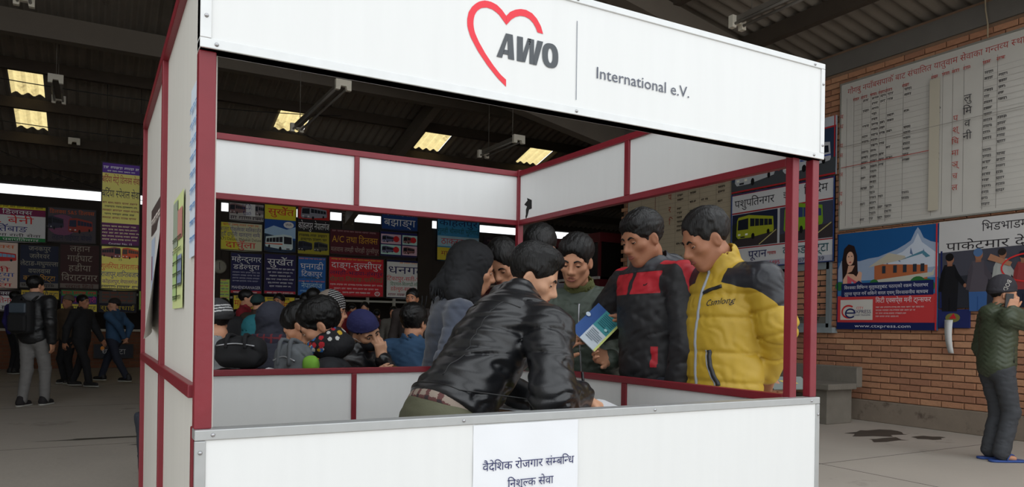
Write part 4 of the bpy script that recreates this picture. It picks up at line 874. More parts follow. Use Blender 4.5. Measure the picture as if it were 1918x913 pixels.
def sdf_obj(name, sdf, h, mats, parent, slot=None, origin=None, cuts=(), smooth_it=1):
    V, Q = surfnet(sdf, h); origin = np.zeros(3) if origin is None else np.asarray(origin)
    for _ in range(smooth_it):
        E_ = np.concatenate([Q[:, [0, 1]], Q[:, [1, 2]], Q[:, [2, 3]], Q[:, [3, 0]]]); s_ = np.zeros_like(V); c_ = np.zeros(len(V))
        for k in range(3): s_[:, k] = np.bincount(E_[:, 0], V[E_[:, 1], k], len(V)) + np.bincount(E_[:, 1], V[E_[:, 0], k], len(V))
        c_ = np.bincount(E_[:, 0], minlength=len(V)) + np.bincount(E_[:, 1], minlength=len(V)); V = V * .55 + .45 * s_ / np.maximum(c_, 1)[:, None]
    me = bpy.data.meshes.new(name); me.vertices.add(len(V)); me.vertices.foreach_set('co', (V - origin).astype(np.float32).ravel())
    me.loops.add(Q.size); me.loops.foreach_set('vertex_index', Q.ravel().astype(np.int32)); me.polygons.add(len(Q))
    me.polygons.foreach_set('loop_start', np.arange(0, Q.size, 4, dtype=np.int32)); me.polygons.foreach_set('loop_total', np.full(len(Q), 4, np.int32))
    me.update(calc_edges=True)
    if cuts:
        bm = bmesh.new(); bm.from_mesh(me)
        for co, no in cuts: bmesh.ops.bisect_plane(bm, geom=bm.verts[:] + bm.edges[:] + bm.faces[:], plane_co=Vector(np.asarray(co) - origin), plane_no=Vector(no))
        bm.to_mesh(me); bm.free()
    for m in (mats if isinstance(mats, (list, tuple)) else [mats]): me.materials.append(m)
    if slot is not None:
        ctr = np.array([p.center for p in me.polygons]) + origin; me.polygons.foreach_set('material_index', np.asarray(slot(ctr)).astype(np.int32))
    me.polygons.foreach_set('use_smooth', np.ones(len(me.polygons), bool))
    return link(bpy.data.objects.new(name, me), parent)
def mesh_at(name, mb, mats, parent, origin):
    mb.v = [tuple(np.array(v) - origin) for v in mb.v]; return mb.build(name, mats, parent)
def folds(seed, amp, wl, axis=None):
    r = np.random.RandomState(seed); ks = []
    for i in range(5):
        v = unit(r.normal(size=3))
        if axis is not None: v = unit(v * .45 + np.asarray(axis) * (1 if r.rand() < .5 else -1))
        ks.append((v * 2 * math.pi / (wl * r.uniform(.65, 1.6)), r.uniform(0, 6.28)))
    def f(P):
        a = [np.sin(P @ k.astype(np.float32) + p) for k, p in ks]
        x = np.sin(P @ ks[0][0].astype(np.float32) + ks[0][1] + 1.7 * a[1] + .8 * a[2]); y = np.sin(P @ ks[3][0].astype(np.float32) + 1.5 * a[4] + a[1])
        return amp * (1 - np.abs(x)) ** 1.5 * (.5 + .5 * a[2]) * 1.5 - amp * .5 + amp * .5 * y * a[3]
    return f
def head_R(deg, pitch=0, roll=0):
    """columns right, forward, up; pitch > 0 looks down"""
    f = dirv(deg); r = dirv(deg + 90); u = np.array([0, 0, 1.0]); p = math.radians(pitch); f2 = f * math.cos(p) - u * math.sin(p); u2 = f * math.sin(p) + u * math.cos(p)
    q = math.radians(roll); return np.stack([r * math.cos(q) - u2 * math.sin(q), f2, r * math.sin(q) + u2 * math.cos(q)], 1)
def head_sdf(S, c, R, sc=1.0, mouth=0.0, wide=1.0, feat=True):
    S.frame(c, R, sc)
    S.ell((0, -.016, .042), (.074 * wide, .094, .082), k=.02).ell((0, .016, -.026), (.058 * wide, .071, .086), k=.03).ell((0, .052, -.096), (.022, .022, .017), k=.03)
    for x in (-1, 1): S.cap((x * .052 * wide, -.005, -.058), (x * .016, .058, -.098), .013, .012, k=.028).ell((x * .043, .052, -.020), (.022, .022, .018), k=.025)
    if feat:
        S.cap((-.042, .070, .020), (.042, .070, .020), .011, k=.025)
        for x in (-1, 1): S.ell((x * .031, .098, -.001), (.019, .021, .0125), k=.014, op='s')
        S.cap((0, .080, .014), (0, .104, -.027), .0075, .0108, k=.014).ell((0, .103, -.032), (.0125, .012, .010), k=.010)
        for x in (-1, 1): S.ell((x * .0135, .090, -.035), (.0085, .011, .0075), k=.010)
        S.ell((0, .078, -.062), (.026, .016, .018), k=.022)
        if mouth: S.ell((0, .096, -.064 - mouth * .3), (.014, .014, mouth), k=.004, op='s')
        else: S.cap((-.02, .094, -.0625), (.02, .094, -.0625), .0018, k=.006, op='s')
    for x in (-1, 1):
        Rl = np.array([[math.cos(.35 * x), -math.sin(.35 * x), 0], [math.sin(.35 * x), math.cos(.35 * x), 0], [0, 0, 1]])
        S.ell((x * .073 * wide, -.012, -.012), (.009, .017, .028), Rl, k=.010).ell((x * .083 * wide, -.006, -.010), (.008, .009, .016), Rl, k=.006, op='s')
    S.frame(); return S
def hair_sdf(c, R, sc=1.0, style='short', wide=1.0, seed=1, thick=.012, line=.072, front=.062):
    thick = thick * .75; S = SDF().frame(c, R, sc)
    S.ell((0, -.018, .044), (.074 * wide + thick, .094 + thick, .082 + thick * 1.15), k=.02)
    if style == 'quiff': S.ell((0, .03, .098), (.060, .055, .03), k=.03)
    if style == 'full': S.ell((0, -.02, .062), (.083 * wide, .100, .076), k=.02)
    if style == 'fringe': S.ell((0, .050, .078), (.062, .030, .032), k=.02)
    if style == 'long': S.ell((0, -.06, -.05), (.078, .06, .12), k=.05)
    # face and neck openings
    S.ell((0, .125, line - .105), (.064 * wide, .085, .105), k=.018, op='s')
    for x in (-1, 1): S.ell((x * .088 * wide, -.004, -.030), (.030, .030, .052), k=.015, op='s'); S.ell((x * .07 * wide, .075, -.045), (.035, .052, .07), k=.012, op='s')
    if style != 'long': S.half((0, -.05, -.062), (0, -.25, 1), k=.02)
    S.frame(); r = np.random.RandomState(seed); ks = [(R @ np.array([r.normal() * 1.0, r.normal() * .12, r.normal() * .25]) * 2 * math.pi / .015, r.uniform(0, 6)) for _ in range(4)]; k2 = [(r.normal(size=3) * 2 * math.pi / .09, r.uniform(0, 6)) for _ in range(3)]
    def f(P):
        w = sum(np.sin(P @ k.astype(np.float32) + p) for k, p in k2)
        return .0019 * sc * sum(np.sin(P @ k.astype(np.float32) + p + 1.0 * w) for k, p in ks) / 2 + .0007 * w
    S.disp(f); return S
def ik(a, b, l1, l2, pole):
    a, b = np.asarray(a, float), np.asarray(b, float); d = b - a; L = np.linalg.norm(d)
    if L > (l1 + l2) * .995: b = a + d / L * (l1 + l2) * .995; d = b - a; L = np.linalg.norm(d)
    x = (l1 * l1 - l2 * l2 + L * L) / (2 * L); y = math.sqrt(max(l1 * l1 - x * x, 0)); u = d / L; p = np.asarray(pole, float); p = unit(p - u * (p @ u)); return a + u * x + p * y, b
def add_hand(S, w, d, palm, side, curl=20, thumb=35, sc=1.0, spread=.2):
    """w wrist, d finger direction, palm = normal of the palm side, side = +1 when the thumb lies along cross(d, palm)"""
    d = unit(d); palm = unit(np.asarray(palm, float) - d * (d @ np.asarray(palm, float))); ac = np.cross(d, palm) * side; S.frame()
    M = np.stack([ac, palm, d], 1)
    S.cap(w - d * .03, w + d * .02, .026 * sc, .025 * sc, k=.02); S.box(w + d * .055 * sc, (.040 * sc, .014 * sc, .046 * sc), .013 * sc, M, k=.018)
    for i, (o, L) in enumerate(((.030, .070), (.010, .079), (-.010, .073), (-.029, .058))):
        p = w + d * (.095 - .004 * abs(i - 1)) * sc + ac * o * sc; dd = unit(d + ac * (1.5 - i) * spread * .2); r = .0092 * sc
        for j, f in enumerate((.46, .30, .24)):
            a = math.radians(curl * (1.0 if j == 0 else 1.15)); dd = unit(dd * math.cos(a) + palm * math.sin(a) * 1.0 if j == 0 else dd * math.cos(a) + unit(np.cross(np.cross(dd, palm), dd)) * math.sin(a))
            q = p + dd * L * f * sc; S.cap(p, q, r, r * .92, k=.006); p = q; r *= .92
    t0 = math.radians(thumb); td = unit(d * math.cos(t0) + ac * math.sin(t0) + palm * .35); p = w + d * .028 * sc + ac * .030 * sc + palm * .006; q = p + td * .042 * sc
    S.cap(p, q, .0135 * sc, .0115 * sc, k=.014); td2 = unit(td + d * .45 + palm * .15); S.cap(q, q + td2 * .034 * sc, .0112 * sc, .009 * sc, k=.006)
# shared meshes for the eyes
def eye_mesh(open_, gaze, skin, key):
    k = ('eye', key)
    if k in MATS: return MATS[k]
    mb = MB(); n, m = 14, 12
    def sph(r, mi_fn, keep):
        for i in range(n):
            for j in range(m):
                t0, t1 = -math.pi / 2 + math.pi * j / m, -math.pi / 2 + math.pi * (j + 1) / m; p0, p1 = math.pi * i / n, math.pi * (i + 1) / n
                P = [(r * math.cos(t) * math.cos(p), r * math.cos(t) * math.sin(p), r * math.sin(t)) for t, p in ((t0, p0), (t0, p1), (t1, p1), (t1, p0))]
                c = np.mean(P, 0); el = math.degrees(math.atan2(c[2], c[1]))
                if keep(el): mb.add(P, [(0, 1, 2, 3)], mi_fn(c, el), True)
    g = unit((gaze[0], 1, gaze[1]))
    sph(.0125, lambda c, el: 2 if unit(c) @ g > .955 else 1 if unit(c) @ g > .86 else 0, lambda el: -50 < el < 60)
    sph(.0136, lambda c, el: 4 if el < open_ + 12 else 3, lambda el: el > open_)
    sph(.0134, lambda c, el: 3, lambda el: el < -34)
    me = bpy.data.meshes.new('eye'); me.from_pydata(mb.v, [], mb.f)
    for mm in (mat('eye_white', (198, 190, 182), .3), mat('iris_brown', (52, 32, 22), .2), mat('pupil', (10, 8, 8), .15), skin, mat('lash', (22, 16, 14), .6)): me.materials.append(mm)
    me.polygons.foreach_set('material_index', mb.m); MATS[k] = me; return me
SKIN = {k: mat('skin_' + k, c, .52, var=.08, scale=14, bump=.05, bscale=160, spec=.4) for k, c in dict(tan=(190, 138, 108), brown=(166, 114, 86), fair=(204, 156, 126), dark=(128, 86, 66)).items()}
LIP = mat('lip', (140, 76, 68), .45); HAIR = mat('black_hair', (13, 12, 12), .42, var=.5, scale=60, bump=.4, bscale=170, stretch=(1, 1, .16), spec=.35); GREYHAIR = mat('greying_hair', (20, 19, 19), .42, var=.7, scale=80, bump=.45, bscale=170, stretch=(1, 1, .16), spec=.35)
def surf_tube(sdf, pts, rads, off=.0, n=6, mb=None, d=None):
    if d is not None: pts = sdf.cast(pts, d)
    P, g = sdf.project(pts, off=off); mb = mb or MB(); mb.tube(P, list(rads), n); return mb
def spline(pts, n):
    pts = np.array(pts, float); t = np.linspace(0, len(pts) - 1, n); out = []
    for x in t:
        i = min(int(x), len(pts) - 2); f = x - i; p0 = pts[max(i - 1, 0)]; p1 = pts[i]; p2 = pts[i + 1]; p3 = pts[min(i + 2, len(pts) - 1)]
        out.append(.5 * (2 * p1 + (p2 - p0) * f + (2 * p0 - 5 * p1 + 4 * p2 - p3) * f * f + (3 * p1 - p0 - 3 * p2 + p3) * f ** 3))
    return np.array(out)
class Person:
    """joints in world space; parts are children of one Empty standing under the figure"""
    def __init__(s, label, P0, Nk, Hc, fP, fC, fH, pitch=0, roll=0, H=1.65, group=None, seated=False, sc=1.04, skin='tan', wide=1.0, seed=1, hw=.118):
        s.P0, s.Nk, s.Hc = map(lambda a: np.asarray(a, float), (P0, Nk, Hc)); s.H = H; s.seed = seed; s.sc = sc; s.wide = wide; s.skin = SKIN[skin]; s.fP = fP
        s.T = unit(s.Nk - s.P0); s.L = np.linalg.norm(s.Nk - s.P0); r = dirv(fC + 90); s.R = unit(r - s.T * (r @ s.T)); s.F = np.cross(s.T, s.R); s.RH = head_R(fH, pitch, roll)
        s.pF, s.pR = dirv(fP), dirv(fP + 90); s.U = np.array([0, 0, 1.0])
        s.sh = {1: s.Nk - s.T * .045 + s.R * hw * H, -1: s.Nk - s.T * .045 - s.R * hw * H}; s.arm = {}; s.hand = {}; s.leg = {}
        s.root = empty('person', (s.P0[0], s.P0[1], 0)); s.o = np.array([s.P0[0], s.P0[1], 0]); tag(s.root, label, 'person', group)
    def set_arm(s, side, wrist, elbow=None, pole=None, d=None, palm=None, curl=20, thumb=35, spread=.2, tside=None):
        a = s.sh[side]; l1, l2 = .172 * s.H, .150 * s.H
        if elbow is None: elbow, wrist = ik(a, wrist, l1, l2, pole if pole is not None else (-s.F - s.U * .5 + s.R * side * .4))
        elbow = np.asarray(elbow, float); wrist = np.asarray(wrist, float); dd = unit(wrist - elbow) if d is None else unit(d)
        s.arm[side] = (a, elbow, wrist); pm = palm if palm is not None else -s.R * side
        if tside is None: tside = 1 if np.cross(dd, pm) @ (s.F + s.U * .3) > 0 else -1
        s.hand[side] = (wrist, dd, pm, tside, curl, thumb, spread)
    def hang(s, side, fwd=.06, out=.06, z=.33):
        a = s.sh[side]; s.set_arm(side, a - s.U * z * s.H * .93 + s.pF * fwd + s.R * side * out, pole=-s.pF + s.R * side * .6)
    def set_leg(s, side, ankle=None, knee=None):
        hp = s.P0 + s.pR * side * .056 * s.H - s.U * .03
        if ankle is None: ankle = np.array([hp[0], hp[1], .075]) + s.pR * side * .02
        ankle = np.asarray(ankle, float)
        if knee is None: knee, ankle = ik(hp, ankle, .236 * s.H, .236 * s.H, s.pF)
        s.leg[side] = (hp, np.asarray(knee, float), ankle)
    def stand(s, stride=0.0):
        for sd in (1, -1): s.set_leg(sd, np.array([s.P0[0], s.P0[1], .075]) + s.pR * sd * .075 + s.pF * stride * sd)
    def sit(s, reach=.40):
        for sd in (1, -1):
            hp = s.P0 + s.pR * sd * .06 * s.H; kn = hp + s.pF * reach + s.pR * sd * .06 + s.U * .02; s.set_leg(sd, np.array([kn[0], kn[1], .075]) - s.pF * .03, kn)
    def body(s, h=.006, feat=True, mouth=0.0, hands=(1, -1), feet=False, low=True):
        S = SDF(); Hh = s.H; hb = s.Hc + s.sc * (s.RH @ np.array([0, -.028, -.07])); S.cap(s.Nk - s.T * .03, hb, .056, .050, k=.03)
        head_sdf(S, s.Hc, s.RH, s.sc, mouth, s.wide, feat); S.cap(s.P0 + s.T * .05, s.Nk - s.T * .10, .085, .085, k=.06); S.cap(s.sh[1], s.sh[-1], .04, k=.05)
        for sd, (a, e, w) in s.arm.items(): S.cap(a, e, .040, .033, k=.03).cap(e, w, .034, .025, k=.02)
        for sd in hands:
            if sd in s.hand: w, d, pm, ts, cu, th, sp = s.hand[sd]; add_hand(S, w, d, pm, ts, cu, th, s.sc * .98, sp)
        for sd, (a, k_, n_) in s.leg.items():
            S.cap(a, k_, .065, .045, k=.05).cap(k_, n_, .045, .034, k=.02)
            if low: S.cap(n_ - s.U * .02, n_ - s.U * .045 + s.pF * .11, .034, .022, k=.02)
        s.S = S; s.b = sdf_obj('body', S, h, s.skin, s.root, origin=s.o); return s.b
    def face(s, open_=2, gaze=(0, -.3), lips=True, brow=.0042, mouth=0.0, lipw=.023, key=None):
        hl = lambda q: s.Hc + s.sc * (s.RH @ np.array(q))
        me = eye_mesh(open_, gaze, s.skin, (open_, gaze, s.skin.name))
        for x in (-1, 1):
            o = link(bpy.data.objects.new('eye', me), s.b); M = np.eye(4); M[:3, :3] = s.RH * s.sc; M[:3, 3] = hl((x * .031, .0715, .001)) - s.o; o.matrix_local = Matrix(M.tolist())
            p = spline([hl((x * .014, .09, .0165)), hl((x * .030, .088, .0245)), hl((x * .046, .076, .0185))], 8); mb = surf_tube(s.S, p, brow * s.sc * np.array([.8, 1, 1, 1, .9, .7, .5, .2]), .0006); mesh_at('eyebrow', mb, HAIR, s.b, s.o)
        if lips:
            up = spline([hl((-lipw, .085, -.0625)), hl((-.008, .1, -.0575)), hl((0, .1, -.059)), hl((.008, .1, -.0575)), hl((lipw, .085, -.0625))], 11); dn = spline([hl((-lipw, .085, -.064 - mouth * .4)), hl((0, .1, -.0695 - mouth * 1.2)), hl((lipw, .085, -.064 - mouth * .4))], 11)
            e = np.array([.2, .5, .8, 1, 1, .9, 1, 1, .8, .5, .2]); mb = surf_tube(s.S, up, .0036 * s.sc * e, -.001); surf_tube(s.S, dn, .0046 * s.sc * e, -.001, mb=mb); mesh_at('lips', mb, LIP, s.b, s.o)
            if mouth: mb = MB(); p, g = s.S.project([hl((0, .1, -.064 - mouth * .35))], off=-.004); mb.lathe([(0, 0), (.016, 0), (.0161, .001)], n=10); 
    def hair(s, h=.005, style='short', m=None, **k):
        s.h = sdf_obj('hair', hair_sdf(s.Hc, s.RH, s.sc, style, s.wide, s.seed, **k), h, m or HAIR, s.root, origin=s.o, smooth_it=0); return s.h
    def top(s, name='jacket', mats=None, e=.02, hem=-.06, h=.007, slot=None, cuts=(), fold=(.004, .07), sleeve=.0, collar=.05, hood=None, arms=True, extra=None, belly=0.0, cuff=.012, puff=None, ak=.035):
        S = SDF(); k = s.H / 1.65; R3 = np.stack([s.R, s.F, s.T], 1)
        S.frame(s.P0, R3, 1.0); L = s.L
        S.ell((0, .005, .70 * L), ((.152 + e) * k, (.102 + e) * k, .17 * k), k=.06).ell((0, .008 + belly * .5, .36 * L), ((.138 + e) * k, (.098 + e + belly) * k, .18 * k), k=.08).ell((0, 0, .04 * L), ((.148 + e) * k, (.108 + e) * k, .15 * k), k=.07)
        if hem < -.10: S.ell((0, 0, hem * .75), ((.148 + e) * k, (.108 + e) * k, .14 * k), k=.05)
        S.frame(); nb = s.Nk - s.T * .03
        S.cap(s.sh[1], s.sh[-1], (.052 + e * .6) * k, k=.06)
        for sd in (1, -1): S.cap(nb, s.sh[sd] + s.T * .01, .050 * k + e * .3, .046 * k + e * .4, k=.05)
        hemq = s.P0 + s.T * hem
        if hood is not False and collar:
            S.cap(s.Nk - s.T * .05, s.Nk + unit(s.Hc + s.RH @ np.array([0, -.03, -.06]) - s.Nk) * collar, .074 * k + e * .3, .068 * k + e * .2, k=.02)
        if hood: hood(S, s)
        S.half(hemq, tuple(s.T), k=.02)
        if arms:
            for sd, (a, el, w) in s.arm.items():
                S.cap(a, el, (.050 + e * .8) * k, (.041 + e * .8 + sleeve) * k, k=ak); S.cap(el, w - unit(w - el) * .012, (.041 + e * .8 + sleeve) * k, (.028 + cuff + e * .35) * k, k=.02)
        if collar:
            up = unit(s.Hc + s.RH @ np.array([0, -.03, -.06]) - s.Nk); S.cap(s.Nk + up * (collar * .35), s.Nk + up * (collar + .12), .056 * k + e * .15, .066 * k + e * .15, k=.008, op='s')
        if extra: extra(S, s)
        if fold: S.disp(folds(s.seed, fold[0], fold[1], s.T * .6))
        if puff: S.disp(puff)
        s.J = S; s.jk = sdf_obj(name, S, h, mats, s.root, slot, s.o, cuts); return s.jk
    def trousers(s, m, e=.014, h=.009, waist=.08, name='trousers', cut=.07, fold=(.004, .08), flare=0.0):
        S = SDF(); k = s.H / 1.65; S.frame(s.P0, np.stack([s.pR, s.pF, s.U], 1)); S.ell((0, 0, 0), ((.148 + e) * k, (.105 + e) * k, .13 * k), k=.05); S.frame()
        for sd, (a, kn, an) in s.leg.items(): S.cap(a, kn, (.076 + e) * k, (.055 + e) * k, k=.05).cap(kn, an - (an - kn) * .02, (.054 + e) * k, (.045 + e + flare) * k, k=.03)
        S.half(s.P0 + s.T * waist, tuple(-s.T), k=.01)
        if fold: S.disp(folds(s.seed + 9, fold[0], fold[1], s.U))
        return sdf_obj(name, S, h, m, s.root, None, s.o)
    def shoes(s, m, sole=None, h=.008, name='shoe'):
        for sd, (a, kn, an) in s.leg.items():
            g = np.array([an[0], an[1], max(an[2] - .075, 0)]); M = np.stack([s.pR, s.pF, s.U], 1); S = SDF().frame(g, M); S.cap((0, -.04, .05), (0, .12, .038), .042, .034, k=.03).cap((0, -.03, .05), (0, -.02, .10), .043, .045, k=.03); S.half((0, 0, .018), (0, 0, 1), k=.004); S.frame()
            o = sdf_obj(name, S, h, m, s.root, None, s.o); S = SDF().frame(g, M); S.cap((0, -.045, .03), (0, .125, .028), .047, .043, k=.02); S.half((0, 0, .001), (0, 0, 1), k=.002).half((0, 0, .022), (0, 0, -1), k=.003); S.frame()
            q = sdf_obj('sole', S, h, sole or mat('sole_white', (180, 178, 172), .7), o, None, s.o)
    def cap_hat(s, m, style='beanie', h=.006, slot=None, tall=.0, name='beanie', down=.028):
        S = SDF().frame(s.Hc, s.RH, s.sc); S.ell((0, -.018, .046 + tall * .4), (.089 * s.wide, .109, .097 + tall), k=.02); S.ell((0, -.016, down + .012), (.092 * s.wide, .112, .03), k=.012); S.half((0, 0, down), (0, -.18, 1), k=.006); S.frame(); S.disp(folds(s.seed, .002, .03))
        return sdf_obj(name, S, h, m, s.root, slot, s.o)
# ================================================================== the people at the stall
def xyz(px, py, D, z): p = at(px, py, D); p[2] = z; return p
leather = mat('black_leather', (24, 25, 28), .33, var=.25, scale=18, bump=.06, bscale=260, spec=.6)
olive = mat('olive_cotton', (92, 92, 72), .85, var=.12, scale=14, bump=.15, bscale=220)
slate = mat('slate_wool', (70, 76, 90), .95, var=.12, scale=40, bump=.08, bscale=300, sheen=.3)
blackcloth = mat('black_cloth', (30, 31, 34), .9, var=.1, scale=20)
darkjean = mat('dark_denim', (40, 44, 54), .85, var=.2, scale=30, bump=.15, bscale=250)
zipm = mat('zip_metal', (170, 172, 176), .35, metal=.7)
# ---- man in the leather jacket, bent over the table
lj = Person('man in a black leather jacket bending over the table and writing', at(824, 792, 2.42), at(970, 566, 2.66), at(1000, 519, 2.78), 62, 72, 97, pitch=26, roll=4, H=1.66, skin='fair', seed=3, sc=.95)
lj.sh[1] = at(1028, 622, 2.45); lj.sh[-1] = at(950, 572, 2.86)
lj.stand(); lj.set_arm(1, at(1084, 742, 2.50), at(1034, 742, 2.27), d=dirv(52) - np.array([0, 0, .45]), palm=-lj.U - dirv(60) * .2, curl=52, thumb=25)
lj.set_arm(-1, at(992, 752, 2.76), d=dirv(95) - np.array([0, 0, .18]), palm=-lj.U, curl=16, pole=-lj.U * .4 + dirv(-60))
lj.body(.0055); lj.face(-20, (0, -.6)); lj.hair(.0045, 'quiff', thick=.013, line=.085)
def lj_x(S, s):
    for y in (0, 1): pass
lj.top('leather_jacket', leather, e=.028, hem=.035, h=.0065, fold=(.0085, .11), collar=.012, extra=lj_x, sleeve=.004)
lj.trousers(olive, e=.016, waist=.10); lj.shoes(mat('dark_shoe', (30, 28, 28), .6))
# seams and shirt tail
T_, R_, F_ = lj.T, lj.R, lj.F; bk = lambda r, t: lj.P0 + T_ * t * lj.L + R_ * r - F_ * .25
seam = mat('leather_seam', (14, 14, 16), .5)
for pts in ([bk(-.17, .80), bk(0, .77), bk(.17, .80)], [bk(.13, .80), bk(.115, .5), bk(.10, .18)], [bk(-.13, .80), bk(-.115, .5), bk(-.10, .18)], [bk(-.2, .13), bk(0, .11), bk(.2, .13)]):
    mesh_at('seam', surf_tube(lj.J, spline(pts, 24), [.0022] * 24, .0, d=F_), seam, lj.jk, lj.o)
S = SDF(); S.frame(lj.P0, np.stack([R_, F_, T_], 1)); S.ell((0, -.006, .03), (.166, .126, .09), k=.02); S.half((0, 0, .0), (0, 0, 1), k=.006).half((0, 0, .06), (0, 0, -1), k=.006); S.frame()
plaid = [mat('plaid_light', (150, 136, 124), .9), mat('plaid_dark', (54, 44, 46), .9), mat('plaid_red', (96, 60, 58), .9)]
def pl(c): q = (c - lj.P0) @ np.stack([R_, F_, T_], 1); a = (np.floor(q[:, 0] / .014).astype(int) % 3 == 0); b = (np.floor(q[:, 2] / .013).astype(int) % 3 == 0); return np.where(a & b, 1, np.where(a | b, 2, 0))
sdf_obj('shirt_tail', S, .005, plaid, lj.root, pl, lj.o)
pk = MB(); pw = at(1096, 742, 2.57)
pb = empty('pen', tuple(pw)); tag(pb, 'slim black capped pen held by the man in the leather jacket', 'pen')
MB().tube([np.array([0, 0, -.05]), np.array([-.005, .004, .03])], .0042, 8).build('barrel', mat('pen_barrel', (190, 150, 150), .4), pb); MB().tube([np.array([-.005, .004, .03]), np.array([-.008, .007, .082])], .0052, 8).build('pen_cap', mat('pen_cap_black', (20, 20, 24), .3), pb)

# ---- woman in the headscarf
wo = Person('woman in a black headscarf and slate grey sweater standing behind the leather jacket', xyz(838, 600, 4.02, .80), at(850, 570, 3.99), at(889, 506, 4.0), 75, 72, 78, pitch=14, H=1.55, skin='tan', seed=5, sc=1.08)
wo.stand(); wo.set_arm(1, at(905, 640, 3.82)); wo.set_arm(-1, at(930, 640, 4.1)); wo.body(.007, hands=()); wo.face(0, (0, -.4)); wo.hair(.006, 'short', thick=.008, line=.07)
wo.top('sweater', slate, e=.038, hem=-.16, h=.0075, fold=(.006, .11), collar=.03)
S = SDF().frame(wo.Hc, wo.RH, wo.sc); S.ell((0, -.030, .040), (.098, .118, .102), k=.03).ell((0, -.035, -.07), (.095, .095, .09), k=.05).cap((-.09, -.06, -.14), (.09, -.06, -.14), .06, k=.06).cap((0, -.07, -.03), (-.02, -.16, -.13), .075, .035, k=.06).cap((0, .0, -.15), (.03, .06, -.19), .06, .04, k=.05)
S.ell((0, .115, -.015), (.062, .085, .10), k=.02, op='s'); S.frame(); S.disp(folds(8, .004, .09))
sc_o = sdf_obj('headscarf', S, .006, blackcloth, wo.root, None, wo.o)
mb = MB(); rr = random.Random(2); b0 = at(800, 548, 3.93)
for i in range(14): p = b0 + RGT * rr.uniform(-.03, .09) + UPV * rr.uniform(-.02, .03); mb.tube([p, p + np.array([rr.uniform(-.01, .01), 0, -.03]), p + np.array([rr.uniform(-.015, .015), 0, -.06])], .0025, 5)
mesh_at('fringe', mb, blackcloth, sc_o, wo.o); wo.trousers(blackcloth); wo.shoes(mat('dark_shoe', (30, 28, 28), .6))
# ---- bowed man between headscarf and corner post
b3 = Person('man with black hair bowing his head between the headscarf and the stall corner post', xyz(945, 600, 4.38, .84), at(948, 566, 4.36), at(942, 494, 4.30), 190, 190, 205, pitch=38, H=1.62, skin='tan', seed=7, sc=1.1)
b3.stand(); b3.hang(1); b3.hang(-1); b3.body(.008, hands=()); b3.face(-18, (0, -.5)); b3.hair(.006, 'short', thick=.014, line=.085); b3.top('jacket', mat('maroon_jacket', (70, 34, 34), .8), e=.03, h=.012); b3.trousers(darkjean, h=.014); b3.shoes(mat('dark_shoe', (30, 28, 28), .6), h=.012)
# ---- man whose hair shows behind
b4 = Person('man with wavy black hair half hidden behind the green jacket', xyz(1022, 600, 4.46, .86), at(1022, 545, 4.45), at(1012, 470, 4.42), 215, 215, 210, pitch=30, H=1.67, skin='tan', seed=11, sc=1.12)
b4.stand(); b4.hang(1); b4.hang(-1); b4.body(.008, hands=()); b4.face(-18, (0, -.5)); b4.hair(.006, 'full', thick=.016, line=.08); b4.top('jacket', mat('charcoal_jacket', (40, 40, 44), .8), e=.03, h=.012); b4.trousers(darkjean, h=.014); b4.shoes(mat('dark_shoe', (30, 28, 28), .6), h=.012)
# ---- man in the green jacket
green = mat('green_nylon', (62, 72, 62), .6, var=.12, scale=16, bump=.05, bscale=260)
gr = Person('man in a green zipped jacket with a patterned neck warmer, speaking over a booklet', xyz(1096, 600, 3.86, .85), at(1088, 556, 3.82), at(1078, 490, 3.72), 192, 190, 199, pitch=20, roll=-4, H=1.64, skin='tan', seed=13, sc=1.02, hw=.125)
gr.stand(); gr.set_arm(-1, at(1142, 674, 3.56), at(1152, 690, 3.85), d=unit(at(1112, 664, 3.50) - at(1142, 674, 3.56)), palm=RGT * -.3 - FWD * .9 + UPV * .4, curl=30, thumb=40, tside=None)
gr.set_arm(1, at(1052, 668, 3.56), d=unit(at(1068, 640, 3.5) - at(1052, 668, 3.56)), palm=RGT * .9 + FWD * .2, curl=28, pole=-gr.U + dirv(-90) * .5)
gr.body(.0055, mouth=.007); gr.face(-16, (-.1, -.5), mouth=.006); gr.hair(.0045, 'full', thick=.013, line=.078)
def quilt(axis, pitch, amp): 
    a = np.asarray(axis, np.float32)
    return lambda P: amp * np.exp(-((np.abs(((P @ a) / pitch) % 1.0 - .5) - .0) / .10) ** 2)
gr.top('jacket', green, e=.03, hem=-.14, h=.0065, fold=(.0045, .06), collar=.02)
front = lambda p, r, t: p.P0 + p.T * t * p.L + p.R * r + p.F * .3
z = spline([front(gr, .0, .93), front(gr, .005, .5), front(gr, .0, -.2)], 20); mesh_at('zip', surf_tube(gr.J, z, [.0055] * 20, d=-gr.F), zipm, gr.jk, gr.o)
up = unit(gr.Hc + gr.RH @ np.array([0, -.03, -.06]) - gr.Nk); S = SDF(); S.cap(gr.Nk - up * .02, gr.Nk + up * .055, .082, .076, k=.02); S.cap(gr.Nk + up * .03, gr.Nk + up * .16, .066, .072, k=.008, op='s'); S.disp(folds(4, .005, .03, up))
gm = [mat('gaiter_olive', (84, 88, 48), .9, var=.3, scale=30), mat('gaiter_red', (150, 44, 44), .9), mat('gaiter_blue', (50, 110, 150), .9), mat('gaiter_cream', (190, 176, 150), .9)]
def gs(c):
    q = (c - gr.Nk) @ np.stack([gr.R, gr.F, up], 1); u = q[:, 2] - .25 * q[:, 0]; f = (q[:, 1] > .02); return np.where(f & (u < .014) & (q[:, 0] < -.012), 2, np.where(f & (np.abs(u - .018) < .005), 1, np.where(f & (np.abs(u - .028) < .004), 3, 0)))
sdf_obj('neck_warmer', S, .005, gm, gr.root, gs, gr.o); gr.trousers(darkjean); gr.shoes(mat('dark_shoe', (30, 28, 28), .6))
